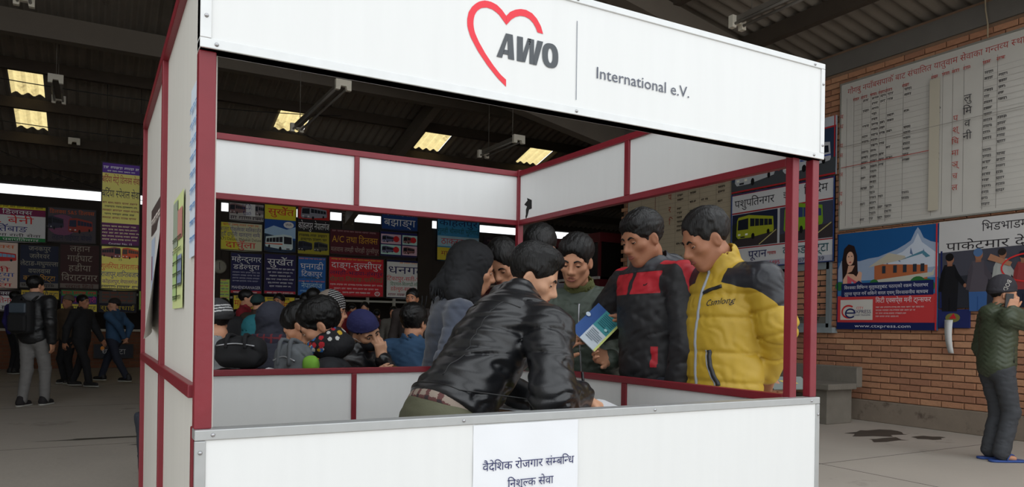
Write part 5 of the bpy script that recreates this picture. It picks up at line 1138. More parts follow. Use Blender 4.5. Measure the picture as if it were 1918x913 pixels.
# ---- man in the red and black jacket
rj = Person('man in a black and red hooded rain jacket looking down at the booklet', xyz(1228, 600, 3.42, .87), at(1222, 512, 3.42), at(1203, 447, 3.36), -112, -118, -118, pitch=20, H=1.68, skin='brown', seed=17, sc=1.0, wide=.98, hw=.122)
rj.stand(); rj.set_arm(1, at(1186, 606, 3.56), d=unit(at(1150, 594, 3.58) - at(1186, 606, 3.56)), palm=-FWD * .2 - UPV * .9, curl=22, thumb=40, pole=-rj.U + dirv(-40) * .6); rj.set_arm(-1, at(1264, 738, 3.14), at(1292, 650, 3.12), d=dirv(-100) - rj.U * .6, curl=25)
rj.body(.0055, hands=(1, -1)); rj.face(-18, (0, -.5)); rj.hair(.0045, 'fringe', thick=.013, line=.068)
def hood_down(S, s):
    up = s.T; b = s.Nk - s.F * .05
    S.ell(b + up * .015, (.115, .085, .07), np.stack([s.R, s.F, s.T], 1), k=.03); S.cap(s.Nk + s.R * .07 + s.F * .03, s.Nk - s.F * .12 + up * .03, .04, .05, k=.04); S.cap(s.Nk - s.R * .07 + s.F * .03, s.Nk - s.F * .12 + up * .03, .04, .05, k=.04)
    S.cap(s.Nk - up * .02, s.Nk + up * .05 + s.F * .02, .085, .082, k=.02)
rjm = [mat('rain_black', (30, 30, 33), .6, var=.15, bump=.03, bscale=300), mat('rain_red', (176, 26, 40), .6, var=.1, bump=.03, bscale=300), mat('hood_grey', (52, 54, 60), .45, var=.2)]
Mr = np.stack([rj.R, rj.F, rj.T], 1)
def rjs(c):
    q = (c - rj.Nk) @ Mr; s_ = np.zeros(len(c), int); fr = q[:, 1] > .035
    s_[fr & (q[:, 2] < .0) & (q[:, 2] > -.098) & (np.abs(q[:, 0]) < .155) & (np.abs(q[:, 0]) > .014)] = 1
    lat = np.abs(q[:, 0]); s_[(lat > .115) & (q[:, 2] > -.105) & (q[:, 2] < .05) & (q[:, 1] < .05) & (q[:, 1] > -.12)] = 1
    s_[(lat < .115) & (q[:, 2] > .004)] = 2
    s_[(q[:, 2] < -.33) & (q[:, 2] > -.42) & (q[:, 0] < -.115) & (q[:, 0] > -.14) & fr] = 1
    return s_
cuts = [(rj.Nk, rj.T), (rj.Nk - rj.T * .098, rj.T), (rj.Nk - rj.T * .105, rj.T), (rj.Nk + rj.T * .004, rj.T), (rj.Nk + rj.R * .014, rj.R), (rj.Nk - rj.R * .014, rj.R), (rj.Nk - rj.R * .155, rj.R), (rj.Nk - rj.R * .115, rj.R), (rj.Nk + rj.R * .115, rj.R), (rj.Nk + rj.F * .035, rj.F), (rj.Nk + rj.F * .05, rj.F)]
rj.top('rain_jacket', rjm, e=.034, hem=-.16, h=.0065, slot=rjs, cuts=cuts, ak=.016, fold=(.005, .10), collar=.06, hood=hood_down, sleeve=.008)
p = rj.J.cast([front(rj, -.085, .87)], -rj.F)
emb = [(0, 0), (.014, .004), (.022, .018), (.012, .012), (.008, .006), (-.004, .008)]; q = [p[0] + rj.R * -a + rj.T * b + rj.F * .01 for a, b in emb]; q, g = rj.J.project(q, off=.0012); mb = MB(); mb.add(q, [tuple(range(len(q)))]); mesh_at('chest_emblem', mb, mat('emblem_black', (16, 14, 16), .6), rj.jk, rj.o)
rj.trousers(darkjean); rj.shoes(mat('dark_shoe', (30, 28, 28), .6))
# ---- man in the yellow puffer jacket
yj = Person('man in a mustard yellow padded jacket with black shoulder yokes, hands behind his back', xyz(1357, 600, 3.06, .86), at(1364, 512, 3.06), at(1322, 449, 3.02), -108, -116, -100, pitch=26, roll=-3, H=1.64, skin='brown', seed=19, sc=.99, hw=.122)
yj.stand(); yj.set_arm(-1, at(1437, 702, 3.06), at(1456, 612, 2.88), d=unit(at(1426, 735, 3.14) - at(1437, 702, 3.06)), palm=dirv(20), curl=35); yj.set_arm(1, at(1440, 712, 3.36), pole=dirv(60) - yj.U * .2)
yj.body(.0055); yj.face(-20, (0, -.5)); yj.hair(.0045, 'short', m=GREYHAIR, thick=.010, line=.092)
ym = [mat('mustard_nylon', (182, 150, 44), .5, var=.08, scale=10, bump=.03, bscale=90), mat('yoke_black', (34, 36, 42), .38, var=.2, bump=.04, bscale=120)]
My = np.stack([yj.R, yj.F, yj.T], 1)
ya, ye, yw = yj.arm[-1]
def ypuff(P):
    P = P.astype(np.float32); t = (P - yj.P0.astype(np.float32)) @ yj.T.astype(np.float32) / yj.L; d = np.zeros(len(P), np.float32)
    ax = unit(ye - ya).astype(np.float32); u = (P - ya.astype(np.float32)) @ ax; ra = np.linalg.norm((P - ya.astype(np.float32)) - u[:, None] * ax, axis=1)
    ax2 = unit(yw - ye).astype(np.float32); v = (P - ye.astype(np.float32)) @ ax2; rb_ = np.linalg.norm((P - ye.astype(np.float32)) - v[:, None] * ax2, axis=1)
    onarm = ((ra < .085) & (u > .03) & (u < .3)) | ((rb_ < .08) & (v > -.05))
    for q in (.80, .60, .30, .05): d += .007 * np.exp(-((t - q) * yj.L / .008) ** 2) * (~onarm)
    for q in (.10, .20): d += .009 * np.exp(-((u - q) / .008) ** 2) * ((ra < .085) & (u > 0))
    for q in (.03, .13): d += .009 * np.exp(-((v - q) / .008) ** 2) * ((rb_ < .08) & (u > .2))
    return d
def ys(c):
    q = (c - yj.Nk) @ My; lat = np.abs(q[:, 0]); return ((q[:, 2] > -.135 + .85 * np.maximum(q[:, 1], 0)) & (lat > .078) & ~((q[:, 2] > .012) & (lat < .098))).astype(int)
yj.top('padded_jacket', ym, e=.03, hem=-.185, h=.0062, slot=ys, cuts=[(yj.Nk - yj.T * .135, yj.T), (yj.Nk - yj.T * .135, unit(yj.T - .85 * yj.F)), (yj.Nk + yj.T * .012, yj.T), (yj.Nk - yj.R * .098, yj.R), (yj.Nk - yj.R * .078, yj.R)], ak=.014, fold=(.0028, .10), collar=.075, sleeve=.012, belly=.012, puff=ypuff)
z = spline([front(yj, .0, 1.08), front(yj, .0, .6), front(yj, .0, .3), front(yj, .0, -.24)], 24); mesh_at('zip', surf_tube(yj.J, z, [.0065] * 24, d=-yj.F), mat('zip_tape_grey', (150, 156, 164), .5), yj.jk, yj.o)
def strip(pts, r, name, m): mesh_at(name, surf_tube(yj.J, spline(pts, 14), [r] * 14, d=-yj.F + yj.R * .25), m, yj.jk, yj.o)
f2 = lambda r, t: yj.P0 + yj.T * t * yj.L + yj.R * r + yj.F * .3
strip([f2(-.045, .81), f2(-.135, .865)], .008, 'chest_pocket', ym[1]); strip([f2(-.105, .32), f2(-.115, .18), f2(-.145, .02)], .010, 'side_pocket', ym[1]); strip([f2(-.090, .32), f2(-.100, .18), f2(-.130, .02)], .003, 'pocket_piping', mat('zip_tape_grey', (150, 156, 164), .5))
ls, tw = layout('Csmlong'); mb = MB(); c0 = f2(-.035, .69); sc = .105 / tw
for V, Fc in ls:
    P = np.array([c0 - yj.R * a * sc + yj.T * (b * sc * 1.25 + a * sc * .15) + yj.R * -(b * sc * .25) for a, b in V]); P, g = yj.J.project(yj.J.cast(P, -yj.F), off=.0022); mb.add(P, Fc)
mesh_at('embroidery', mb, mat('embroidery_navy', (24, 26, 44), .7), yj.jk, yj.o); yj.trousers(mat('brown_trousers', (84, 72, 62), .9), e=-.006, waist=.02); yj.shoes(mat('dark_shoe', (30, 28, 28), .6))
# ---- booklets and the folder held
def slab(name, quad, th, m, label, cat, draw=None):
    q = [np.asarray(p) for p in quad]; n = unit(np.cross(q[1] - q[0], q[3] - q[0]))
    if n @ FWD > 0: n = -n
    c = sum(q) / 4; x = unit(q[1] - q[0]); y = np.cross(n, x); w = np.linalg.norm(q[1] - q[0]); h = abs((q[3] - q[0]) @ y); sgn = 1 if (q[3] - q[0]) @ y > 0 else -1
    o = MB().box(0, 0 if sgn > 0 else -h, -th, w, h if sgn > 0 else 0, 0).build(name, m); M = np.eye(4); M[:3, 0], M[:3, 1], M[:3, 2], M[:3, 3] = x, y, n, q[0]; o.matrix_world = Matrix(M.tolist()); tag(o, label, cat)
    if draw: p = Print(); draw(p, w, h, sgn); p.build('print', o)
    return o
def dr_bk(p, w, h, s):
    # local x from the top corner along the blue edge, y across the booklet
    Y = lambda v: s * v
    def rc(x0, y0, x1, y1, c): p.rect(x0, min(Y(y0), Y(y1)), x1, max(Y(y0), Y(y1)), c)
    rc(0, 0, w, h * .36, (52, 86, 146)); rc(0, h * .36, w * .52, h, (70, 146, 150)); rc(w * .52, h * .36, w, h, (196, 206, 214)); rc(0, h * .93, w, h, (206, 214, 130)); rc(0, h * .93, w * .05, h, (200, 40, 44))
    for k in range(16):
        x = w * (.08 + .05 * k); 
        if abs(k - 8) > 1: rc(x, h * .42, x + w * .022, h * (.88 if k % 5 else .7), (40, 96, 110) if x < w * .52 else (130, 140, 150))
    p.disc(w * .42, Y(h * .03), .012, .012, (190, 206, 220)); p.disc(w * .42, Y(h * .78), .008, .008, (170, 210, 210))
bkq = [at(1121, 568, 3.56), at(1070, 617, 3.44), at(1110, 663, 3.42), at(1161, 611, 3.54)]
slab('booklet', bkq, .004, flat((196, 204, 212)), 'open blue and teal booklet held up between the green jacket and the red jacket', 'booklet', dr_bk)
slab('booklet', [at(1058, 628, 3.46), at(1090, 624, 3.52), at(1086, 646, 3.56), at(1058, 650, 3.50)], .004, flat((60, 120, 128)), 'thin teal booklet held low by the man in the green jacket', 'booklet')
slab('folder', [at(1428, 706, 3.36), at(1500, 706, 3.5), at(1496, 742, 3.40), at(1438, 730, 3.28)], .005, flat((96, 104, 100)), 'grey printed folder held behind the back of the yellow jacket', 'folder', lambda p, w, h, s: (p.poly([(w * .3, s * h * .3), (w * .7, s * h * .4), (w * .75, s * h * .6), (w * .4, s * h * .5)], (170, 150, 60)), p.poly([(w * .6, s * h * .2), (w * .75, s * h * .25), (w * .7, s * h * .4)], (170, 110, 110))))
# ================================================================== the other people in the hall
C_ = lambda n, c, r=.85, **k: mat(n, c, r, var=.18, scale=16, **k)
shoe_d = mat('dark_shoe', (30, 28, 28), .6)
WAIT = 'travellers waiting on the benches'; QUE = 'people standing at the ticket windows'
def stander(label, px, py, D, face, jacket, trous, hat=None, head=None, pitch=0, lean=0.0, stride=0.0, h=.012, skin='tan', seed=1, group=None, hair='short', feat=False, e=.03, hood=None, arms=None, shoe=None, hem=-.08, name='jacket', headdeg=None, sole=None, hands=True, hwd=.118):
    Hc = at(px, py, D); H = Hc[2] / .932; F = dirv(face); Nk = Hc - np.array([0, 0, .098 * H]) - F * .025; P0 = np.array([Nk[0], Nk[1], .53 * H]) - F * lean
    p = Person(label, P0, Nk, Hc, face, face, face if headdeg is None else headdeg, pitch, 0, H, group, skin=skin, seed=seed, sc=H / 1.65 * 1.03, hw=hwd); p.stand(stride)
    if arms is None:
        for sd in (1, -1): p.hang(sd, fwd=.05 - sd * stride * .8)
    else: arms(p)
    p.body(h if feat else h, feat, hands=(1, -1) if hands else ())
    if feat: p.face(4, (0, -.05))
    if hair: p.hair(h * .8, hair, thick=.013 if hat is None else .004)
    if hat: p.cap_hat(hat, h=h * .7)
    p.top(name, jacket, e=e, hem=hem, h=h, hood=hood, fold=(.004, .09)); p.trousers(trous, h=h * 1.1); p.shoes(shoe or shoe_d, sole, h=h * .9); return p
def sitter(label, px, py, D, face, jacket, trous=None, pitch=15, lean=.06, h=.009, skin='tan', seed=1, hair='short', feat=True, e=.035, hood=None, H=1.62, headdeg=None, arms=None, roll=0, hat=None, name='jacket', hands=True, hairk=None, sc=1.05, slot=None, open_=0, hwd=.118, drop=.155):
    Hc = at(px, py, D); F = dirv(face); Nk = Hc - np.array([0, 0, drop]) - F * (.02 + lean * .3); P0 = Nk - np.array([0, 0, .46]) - F * lean; P0[2] = max(P0[2], .50)
    p = Person(label, P0, Nk, Hc, face, face, face if headdeg is None else headdeg, pitch, roll, H, WAIT, skin=skin, seed=seed, sc=sc, hw=hwd); p.sit()
    if arms is None:
        for sd in (1, -1): p.set_arm(sd, P0 + F * .32 + p.pR * sd * .10 + np.array([0, 0, .12]))
    else: arms(p)
    p.body(h * .85, feat, hands=(1, -1) if hands else ())
    if feat: p.face(open_, (0, -.3))
    if hair: p.hair(h * .7, hair, **(hairk or {}))
    if hat: p.cap_hat(hat, h=h * .7, slot=slot)
    p.top(name, jacket, e=e, hem=-.10, h=h, hood=hood, fold=(.005, .09)); p.trousers(trous or darkjean, h=h * 1.4); p.shoes(shoe_d, h=h * 1.3); return p
def hood_up(S, s):
    S.frame(s.Hc, s.RH, s.sc); S.ell((0, -.022, .03), (.098, .118, .112), k=.03).ell((0, -.03, -.09), (.09, .09, .08), k=.05); S.ell((0, .12, -.01), (.062, .075, .095), k=.02, op='s'); S.frame()
def hood_back(S, s):
    S.ell(s.Nk - s.F * .07 + s.T * .0, (.11, .075, .07), np.stack([s.R, s.F, s.T], 1), k=.03)
navy_w = C_('navy_coat', (40, 42, 54)); char = C_('charcoal_hoodie', (46, 48, 54)); blk = C_('black_jacket', (24, 24, 27)); tealj = C_('teal_jacket', (20, 92, 102)); redj = C_('red_jacket', (128, 24, 36)); brn = C_('brown_jacket', (62, 44, 34)); blue = C_('blue_jacket', (44, 74, 104)); greyj = C_('grey_jacket', (120, 122, 124)); white_k = C_('grey_knit', (96, 92, 86))
# ---- boy with the printed neck warmer
s1 = sitter('boy in a black hooded jacket with a printed black neck warmer over his nose', 600, 612, 3.98, -98, C_('black_parka', (30, 32, 36)), pitch=30, lean=.10, h=.0075, seed=31, hair='full', hairk=dict(thick=.013, line=.08), hood=False, H=1.58, e=.03, hands=False, drop=.21, sc=1.14, arms=lambda p: [p.set_arm(sd, p.P0 + p.pF * .30 + p.pR * sd * .06 + np.array([0, 0, .14]), pole=-p.U - p.pF * .3) for sd in (1, -1)])
S = SDF().frame(s1.Hc, s1.RH, s1.sc); S.ell((0, .012, -.075), (.080, .098, .062), k=.03).ell((0, -.02, -.13), (.075, .085, .05), k=.04); S.half((0, 0, -.022), (0, .12, -1), k=.006); S.frame(); S.disp(folds(3, .002, .03))
gm2 = [mat('gaiter_black', (20, 20, 24), .85), mat('gaiter_print_red', (176, 34, 44), .85), mat('gaiter_print_blue', (40, 110, 180), .85), mat('gaiter_print_yellow', (196, 160, 40), .85), mat('gaiter_print_white', (196, 196, 192), .85)]
rr = random.Random(8); spots = [(lambda v: (.080 * v[0], .012 + .098 * v[1], -.075 + .062 * v[2], rr.choice((1, 2, 3, 4)), rr.uniform(.008, .014)))(unit((rr.gauss(0, 1), rr.gauss(0, 1), rr.gauss(0, .7)))) for _ in range(70)]
def gsl(c):
    q = ((c - s1.Hc) @ s1.RH) / s1.sc; out = np.zeros(len(c), int)
    for (a, b, z, k, r) in spots: out[(q[:, 0] - a) ** 2 + (q[:, 1] - b) ** 2 + (q[:, 2] - z) ** 2 < r * r] = k
    out[q[:, 2] + .12 * q[:, 1] > -.030] = 4
    return out
sdf_obj('neck_warmer', S, .0045, gm2, s1.root, gsl, s1.o)
mesh_at('yellow_trim', surf_tube(s1.J, s1.J.cast(spline([s1.Nk + s1.F * .3 + s1.R * .02 - s1.T * .02, s1.Nk + s1.F * .3 + s1.R * .01 - s1.T * .3], 12), -s1.F), [.016] * 12), C_('yellow_lining', (196, 160, 40)), s1.jk, s1.o)
s2 = sitter('person in an orange jacket bowing beside the boy with the neck warmer', 563, 612, 4.36, -85, C_('orange_jacket', (196, 136, 40)), pitch=34, lean=.10, h=.009, seed=33, hair='full', hairk=dict(thick=.012, line=.075), hands=False)
s3 = sitter('person seen from behind in a navy coat with the hood up', 512, 606, 5.05, 8, navy_w, pitch=4, lean=.05, h=.009, seed=35, hood=hood_up, feat=False, e=.06, H=1.68, hwd=.14, hands=False)
S = SDF().frame(s3.Hc, s3.RH, s3.sc); S.cap((-.02, -.03, -.105), (.02, -.03, -.105), .104, k=.02); S.half((0, 0, -.14), (0, 0, 1), k=.006).half((0, 0, -.075), (0, 0, -1), k=.006); S.frame()
pl3 = [mat('tartan_navy', (44, 40, 56), .9), mat('tartan_red', (110, 40, 46), .9), mat('tartan_pale', (120, 110, 110), .9)]
sdf_obj('scarf', S, .006, pl3, s3.root, lambda c: (lambda q: np.where(np.floor(q[:, 0] / .012).astype(int) % 4 == 0, 1, np.where(np.abs(q[:, 2] + .105) < .005, 1, 0)))(((c - s3.Hc) @ s3.RH)), s3.o)
# striped beanie
def stripes(p): return lambda c: (lambda z: np.where((z > .045) & (z < .095) & (np.floor(z / .008).astype(int) % 2 == 0), 1, 0))(((c - p.Hc) @ p.RH)[:, 2] / p.sc)
s4 = sitter('man in a charcoal striped beanie and grey jacket sitting beside the black bags', 400, 606, 4.5, -70, [greyj], pitch=12, lean=.03, h=.009, seed=37, hands=False, hairk=dict(thick=.004))
s4.cap_hat([C_('charcoal_knit', (44, 44, 46)), C_('pale_knit', (176, 176, 176))], h=.0045, slot=stripes(s4), down=.02)
S10 = sitter('woman in a grey and black striped knit hat with glasses, seen in profile', 622, 583, 5.75, 88, C_('mustard_shawl', (150, 112, 50)), pitch=6, lean=.0, h=.009, seed=39, hair='short', hands=False, H=1.7, hairk=dict(thick=.004))
S10.cap_hat([C_('oatmeal_knit', (120, 110, 100)), C_('black_knit', (34, 30, 30)), C_('pale_knit', (176, 176, 176))], h=.0045, tall=.012, down=.012, slot=lambda c: (lambda q: np.where(q[:, 1] < -.03, 0, np.where(np.abs(((q[:, 2] - .5 * q[:, 1]) / .018) % 1 - .5) < .12, 2, 1)))(((c - S10.Hc) @ S10.RH) / S10.sc))
hl = lambda p, q: p.Hc + p.sc * (p.RH @ np.array(q)); mb = MB()
for x in (-1, 1):
    mb.tube([hl(S10, (x * .031 + .022 * math.cos(t), .102, .0 + .018 * math.sin(t))) for t in np.linspace(0, 6.28, 13)], .0016, 5); mb.tube([hl(S10, (x * .053, .100, .004)), hl(S10, (x * .078, .0, .004))], .0016, 5)
mesh_at('glasses', mb, mat('glasses_frame', (24, 20, 20), .4), S10.root, S10.o)
# masked man leaning on his hand
def arm11(p):
    p.set_arm(-1, hl(p, (-.02, .13, -.10)) - p.U * .045, d=unit(p.U + p.R * .25), palm=-p.F, curl=30, pole=p.F * .4 - p.U - p.R * .6); p.set_arm(1, p.P0 + p.pF * .34 + p.pR * .02 + np.array([0, 0, .24]))
s11 = sitter('man in a navy beanie and black face mask resting his face on his hand', 684, 622, 4.9, 128, leather, pitch=20, roll=24, lean=.16, h=.0075, seed=41, skin='fair', headdeg=128, arms=arm11, open_=12, hairk=dict(thick=.004))
s11.cap_hat(C_('navy_knit', (34, 36, 84)), h=.005, down=.03)
S = SDF().frame(s11.Hc, s11.RH, s11.sc); S.ell((0, .022, -.062), (.064, .082, .058), k=.02); S.half((0, .04, -.028), (0, .15, -1), k=.006).half((0, .005, 0), (0, 1, 0), k=.008); S.frame(); mk = sdf_obj('face_mask', S, .005, C_('black_mask', (22, 24, 32)), s11.root, None, s11.o)
mb = MB()
for x in (-1, 1): mb = MB(); mb.tube([hl(s11, (x * .060, .03, -.04)), hl(s11, (x * .084, -.0, -.012)), hl(s11, (x * .084, -.02, -.02)), hl(s11, (x * .066, .02, -.085))], .002, 5); mesh_at('ear_loop', mb, mat('elastic_white', (200, 200, 196), .7), mk, s11.o)
s12 = sitter('man with thick black hair and a blue jacket seen from behind by the bench back', 776, 606, 5.35, 22, blue, pitch=8, lean=.05, h=.008, seed=43, hair='full', hairk=dict(thick=.02), feat=False, hands=False, hwd=.10)
s7 = sitter('person in a bright teal jacket with the hood up, seen from behind', 478, 622, 6.6, 15, tealj, feat=False, pitch=15, h=.011, seed=45, hood=hood_up, hair=None, e=.05, hands=False)
# ---- standing figures further back
stander('man in a red jacket standing in profile near the low yellow signs', 463, 560, 9.6, 80, redj, darkjean, seed=51, group=None, h=.012, feat=True)
stander('person in a brown jacket and dark green beanie standing beside the red jacket', 484, 570, 9.2, 20, brn, darkjean, hat=C_('bottle_green_knit', (20, 48, 48)), seed=52)
stander('man in a dark navy jacket facing the stall under the purple Surkhet sign', 522, 566, 10.4, 186, C_('navy_jacket', (34, 36, 60)), darkjean, seed=53, feat=True, skin='brown')
stander('man with thick hair and a red jacket seen from behind under the blue sign', 588, 560, 8.6, 10, redj, darkjean, seed=54, hair='full'); stander('man with black hair and a maroon jacket standing beside the thick haired man', 573, 566, 9.6, 0, C_('maroon_coat', (84, 26, 34)), darkjean, seed=55)
stander('two tone shadowed man in black by the pale green list poster', 418, 576, 8.8, 170, blk, darkjean, seed=56); stander('man in a black jacket standing behind the striped beanie', 401, 585, 7.6, 60, blk, darkjean, seed=57)
stander('dark haired man in a dark shirt at the ticket window under the white Dhangadhi sign', 772, 560, 8.6, 190, C_('dark_shirt', (44, 36, 34)), darkjean, seed=58, feat=True, skin='brown')
for i, (px, py, D, f, j, lab) in enumerate(((640, 572, 13.6, 0, redj, 'person in a red jacket queueing behind the knit hat'), (660, 580, 14.4, 90, blk, 'person in black queueing under the red Dang sign'), (683, 578, 13.2, 180, brn, 'person in brown facing the hall under the red Dang sign'), (737, 586, 13.0, 185, white_k, 'person in a pale grey knit sweater under the white Dhangadhi sign'), (706, 590, 15.0, 0, C_('maroon_coat', (84, 26, 34)), 'person in maroon at the ticket window'), (548, 590, 12.2, 20, blk, 'person in black between the hooded coat and the orange jacket'), (443, 592, 11.8, 0, blk, 'person in black behind the red jacket'))):
    stander(lab, px, py, D, f, j, darkjean, seed=60 + i, h=.016, group=QUE)
# ---- the walkway beside the stall
bpk_j = C_('black_leather_jacket', (24, 24, 26), .5); gjean = C_('grey_denim', (112, 110, 108))
l1 = stander('young man walking away with a black backpack, grey hood and grey jeans', 68, 536, 9.35, 3, bpk_j, gjean, seed=71, h=.0095, hood=None, stride=.10, e=.04, headdeg=18, shoe=C_('black_sneaker', (30, 26, 28)))
S = SDF(); S.ell(l1.Nk - l1.F * .045 + l1.T * .01, (.115, .085, .07), np.stack([l1.R, l1.F, l1.T], 1), k=.03); S.cap(l1.Nk - l1.R * .06, l1.Nk + l1.R * .06 , .075, k=.04); S.frame(); sdf_obj('grey_hood', S, .009, C_('grey_marl', (96, 96, 98)), l1.root, None, l1.o)
def backpack(p, m, m2, label, sc=1.0):
    c = p.P0 + p.T * p.L * .52 - p.F * .23; o = c.copy(); t = empty('backpack', tuple(o)); tag(t, label, 'backpack'); M = np.stack([p.R, p.F, p.T], 1)
    S = SDF().frame(c, M, sc); S.box((0, 0, 0), (.145, .075, .215), .06, k=.02); S.frame(); sdf_obj('main_bag', S, .009, m, t, None, o)
    S = SDF().frame(c, M, sc); S.box((0, -.075, -.075), (.12, .035, .11), .03, k=.02); S.frame(); sdf_obj('front_pocket', S, .008, m, t, None, o)
    S = SDF().frame(c, M, sc); S.box((0, -.072, .115), (.11, .018, .065), .014, k=.02); S.frame(); sdf_obj('upper_panel', S, .007, m2, t, None, o)
    for sd in (-1, 1):
        q = [c + p.R * sd * .09 + p.T * .2 + p.F * .06, p.Nk + p.R * sd * .10 + p.T * .035 - p.F * .03, p.Nk + p.R * sd * .115 + p.F * .11 - p.T * .06, c + p.R * sd * .17 + p.F * .26 - p.T * .05, c + p.R * sd * .15 + p.F * .05 - p.T * .17]; mb = MB(); mb.tube(spline(q, 14), .014, 6); mesh_at('strap', mb, m, t, o)
    mb = MB(); mb.tube(spline([c + p.R * -.04 + p.T * .21, c + p.T * .25, c + p.R * .04 + p.T * .21], 8), .007, 6); mesh_at('carry_loop', mb, m, t, o)
    return t
backpack(l1, C_('black_nylon', (20, 20, 22)), C_('dusty_blue_nylon', (62, 72, 82), .5), 'black backpack with a blue grey panel worn by the man in grey jeans', .95)
stander('person in a purple blue hoodie and black trousers at the ticket counter', 30, 558, 14.6, 30, C_('purple_hoodie', (56, 50, 120)), blk, seed=73, h=.014)
stander('man in a brown checked coat and a striped beanie standing beside the walking man', 127, 566, 12.6, 200, C_('tan_coat', (78, 62, 46)), blk, hat=C_('striped_beanie_knit', (96, 84, 70)), seed=74, h=.012, feat=True, skin='brown')
stander('man in a black jacket walking past the maroon sign', 156, 566, 12.0, 96, blk, blk, seed=75, stride=.20, h=.012, feat=True, skin='brown')
def ar5(p):
    p.set_arm(1, p.P0 - p.pF * .18 + p.pR * .06 + p.U * .03, pole=-p.pF + p.pR * .5); p.set_arm(-1, p.P0 - p.pF * .2 - p.pR * .05 + p.U * .03, pole=-p.pF - p.pR * .5)
stander('man in a blue denim jacket and black beanie striding past the ticket windows', 213, 572, 12.7, -84, blue, C_('navy_trousers', (34, 38, 52)), hat=C_('black_knit', (34, 30, 30)), seed=76, stride=.30, h=.012, feat=True, arms=ar5, headdeg=-130)
# ---- olive coat behind the yellow jacket
stander('person in an olive coat standing behind the yellow jacket near the stone bench', 1432, 536, 7.2, -60, C_('olive_coat', (92, 88, 72)), darkjean, seed=77, h=.012, hood=hood_back, e=.05)
# ---- man telephoning by the posters
ph = at(1880, 553, 6.35); phH = ph[2] / .935
pF = dirv(80); Nk = ph - np.array([0, 0, .155]) - dirv(90) * .045; P0 = np.array([Nk[0] - dirv(90)[0] * .01, Nk[1] - dirv(90)[1] * .01, .53 * phH])
tm = Person('man telephoning in a quilted green jacket, lettered beanie, dark jeans and blue sandals', P0, Nk, ph, 88, 98, 110, pitch=4, H=phH, skin='tan', seed=81, sc=1.02, hw=.125)
tm.stand(); ear = hl(tm, (.105, .02, -.045)); tm.set_arm(1, ear + np.array([0, 0, -.085]) - dirv(180) * .0 + dirv(90) * .015, d=np.array([0, 0, 1.0]) + dirv(90) * .25, palm=-tm.RH[:, 0], curl=34, thumb=30, pole=-tm.U * .8 + dirv(180) * .5 + dirv(90) * .5); tm.hang(-1)
tm.body(.0075); tm.face(10, (0, 0)); tm.hair(.006, 'short', thick=.004)
bq = tm.cap_hat(C_('charcoal_beanie', (44, 42, 48)), h=.006, tall=.022, down=.018)
hs = SDF(); ls, tw = layout('BOD'); mb = MB(); sc_ = .095 / tw; BH = SDF().frame(tm.Hc, tm.RH, tm.sc); BH.ell((0, -.018, .046 + .022 * .4), (.089, .109, .119), k=.02); BH.frame()
for V, Fc in ls:
    P = np.array([hl(tm, (.2, .0 - a * sc_ * .35 + b * sc_ * .94, .125 - a * sc_ * .94 - b * sc_ * .35)) for a, b in V]); P = BH.cast(P, -tm.RH[:, 0]); P, g = BH.project(P, off=.005); mb.add(P, Fc)
mesh_at('hat_lettering', mb, C_('pale_print', (170, 166, 160)), bq, tm.o)
def tq(P):
    P = P.astype(np.float32); t = (P - tm.P0.astype(np.float32)) @ tm.T.astype(np.float32); r = (P - tm.P0.astype(np.float32)) @ tm.R.astype(np.float32) + (P - tm.P0.astype(np.float32)) @ tm.F.astype(np.float32)
    u = (t + .5 * np.abs((r / .16) % 1 - .5) * .16) / .042; return (.005 * np.exp(-((u % 1 - .5) / .16) ** 2)).astype(np.float32)
tm.top('quilted_jacket', C_('bottle_olive_nylon', (62, 70, 52), .55), e=.045, hem=-.10, h=.0075, fold=(.003, .1), hood=hood_back, puff=tq, ak=.015, collar=.06)
mesh_at('pocket_zip', surf_tube(tm.J, tm.J.cast([tm.P0 + tm.R * .5 + tm.F * .06 + tm.T * t for t in (.17, .13, .09, .04)], -tm.R), [.005] * 4), mat('zip_black', (16, 16, 18), .5), tm.jk, tm.o)
tm.trousers(C_('washed_black_denim', (58, 60, 64)), h=.009, e=.018, flare=.008, fold=(.006, .09))
sand = mat('blue_rubber', (44, 74, 140), .6)
for sd, (a, kn, an) in tm.leg.items():
    g = np.array([an[0], an[1], 0]); M = np.stack([tm.pR, tm.pF, tm.U], 1); S = SDF().frame(g, M); S.cap((0, -.06, .012), (0, .15, .012), .045, .05, k=.01); S.half((0, 0, .001), (0, 0, 1), k=.002).half((0, 0, .020), (0, 0, -1), k=.003); S.frame(); o = sdf_obj('sandal', S, .006, sand, tm.root, None, tm.o)
    mb = MB(); w_ = lambda q: g + M @ np.array(q)
    for x in (-1, 1): mb.tube(spline([w_((x * .045, .02, .02)), w_((x * .03, .06, .066)), w_((0, .115, .05)), w_((0, .125, .02))], 8), .006, 6)
    mesh_at('sandal_strap', mb, sand, o, tm.o)
pht = MB().box(-.008, -.03, -.06, .008, .03, .06).build('mobile_phone', mat('phone_black', (18, 18, 20), .3), bevel=.004); M = np.eye(4); M[:3, :3] = tm.RH; M[:3, 3] = hl(tm, (.096, .02, -.05)); pht.matrix_world = Matrix(M.tolist()); tag(pht, 'black mobile phone pressed to the ear of the man in the lettered beanie', 'phone')

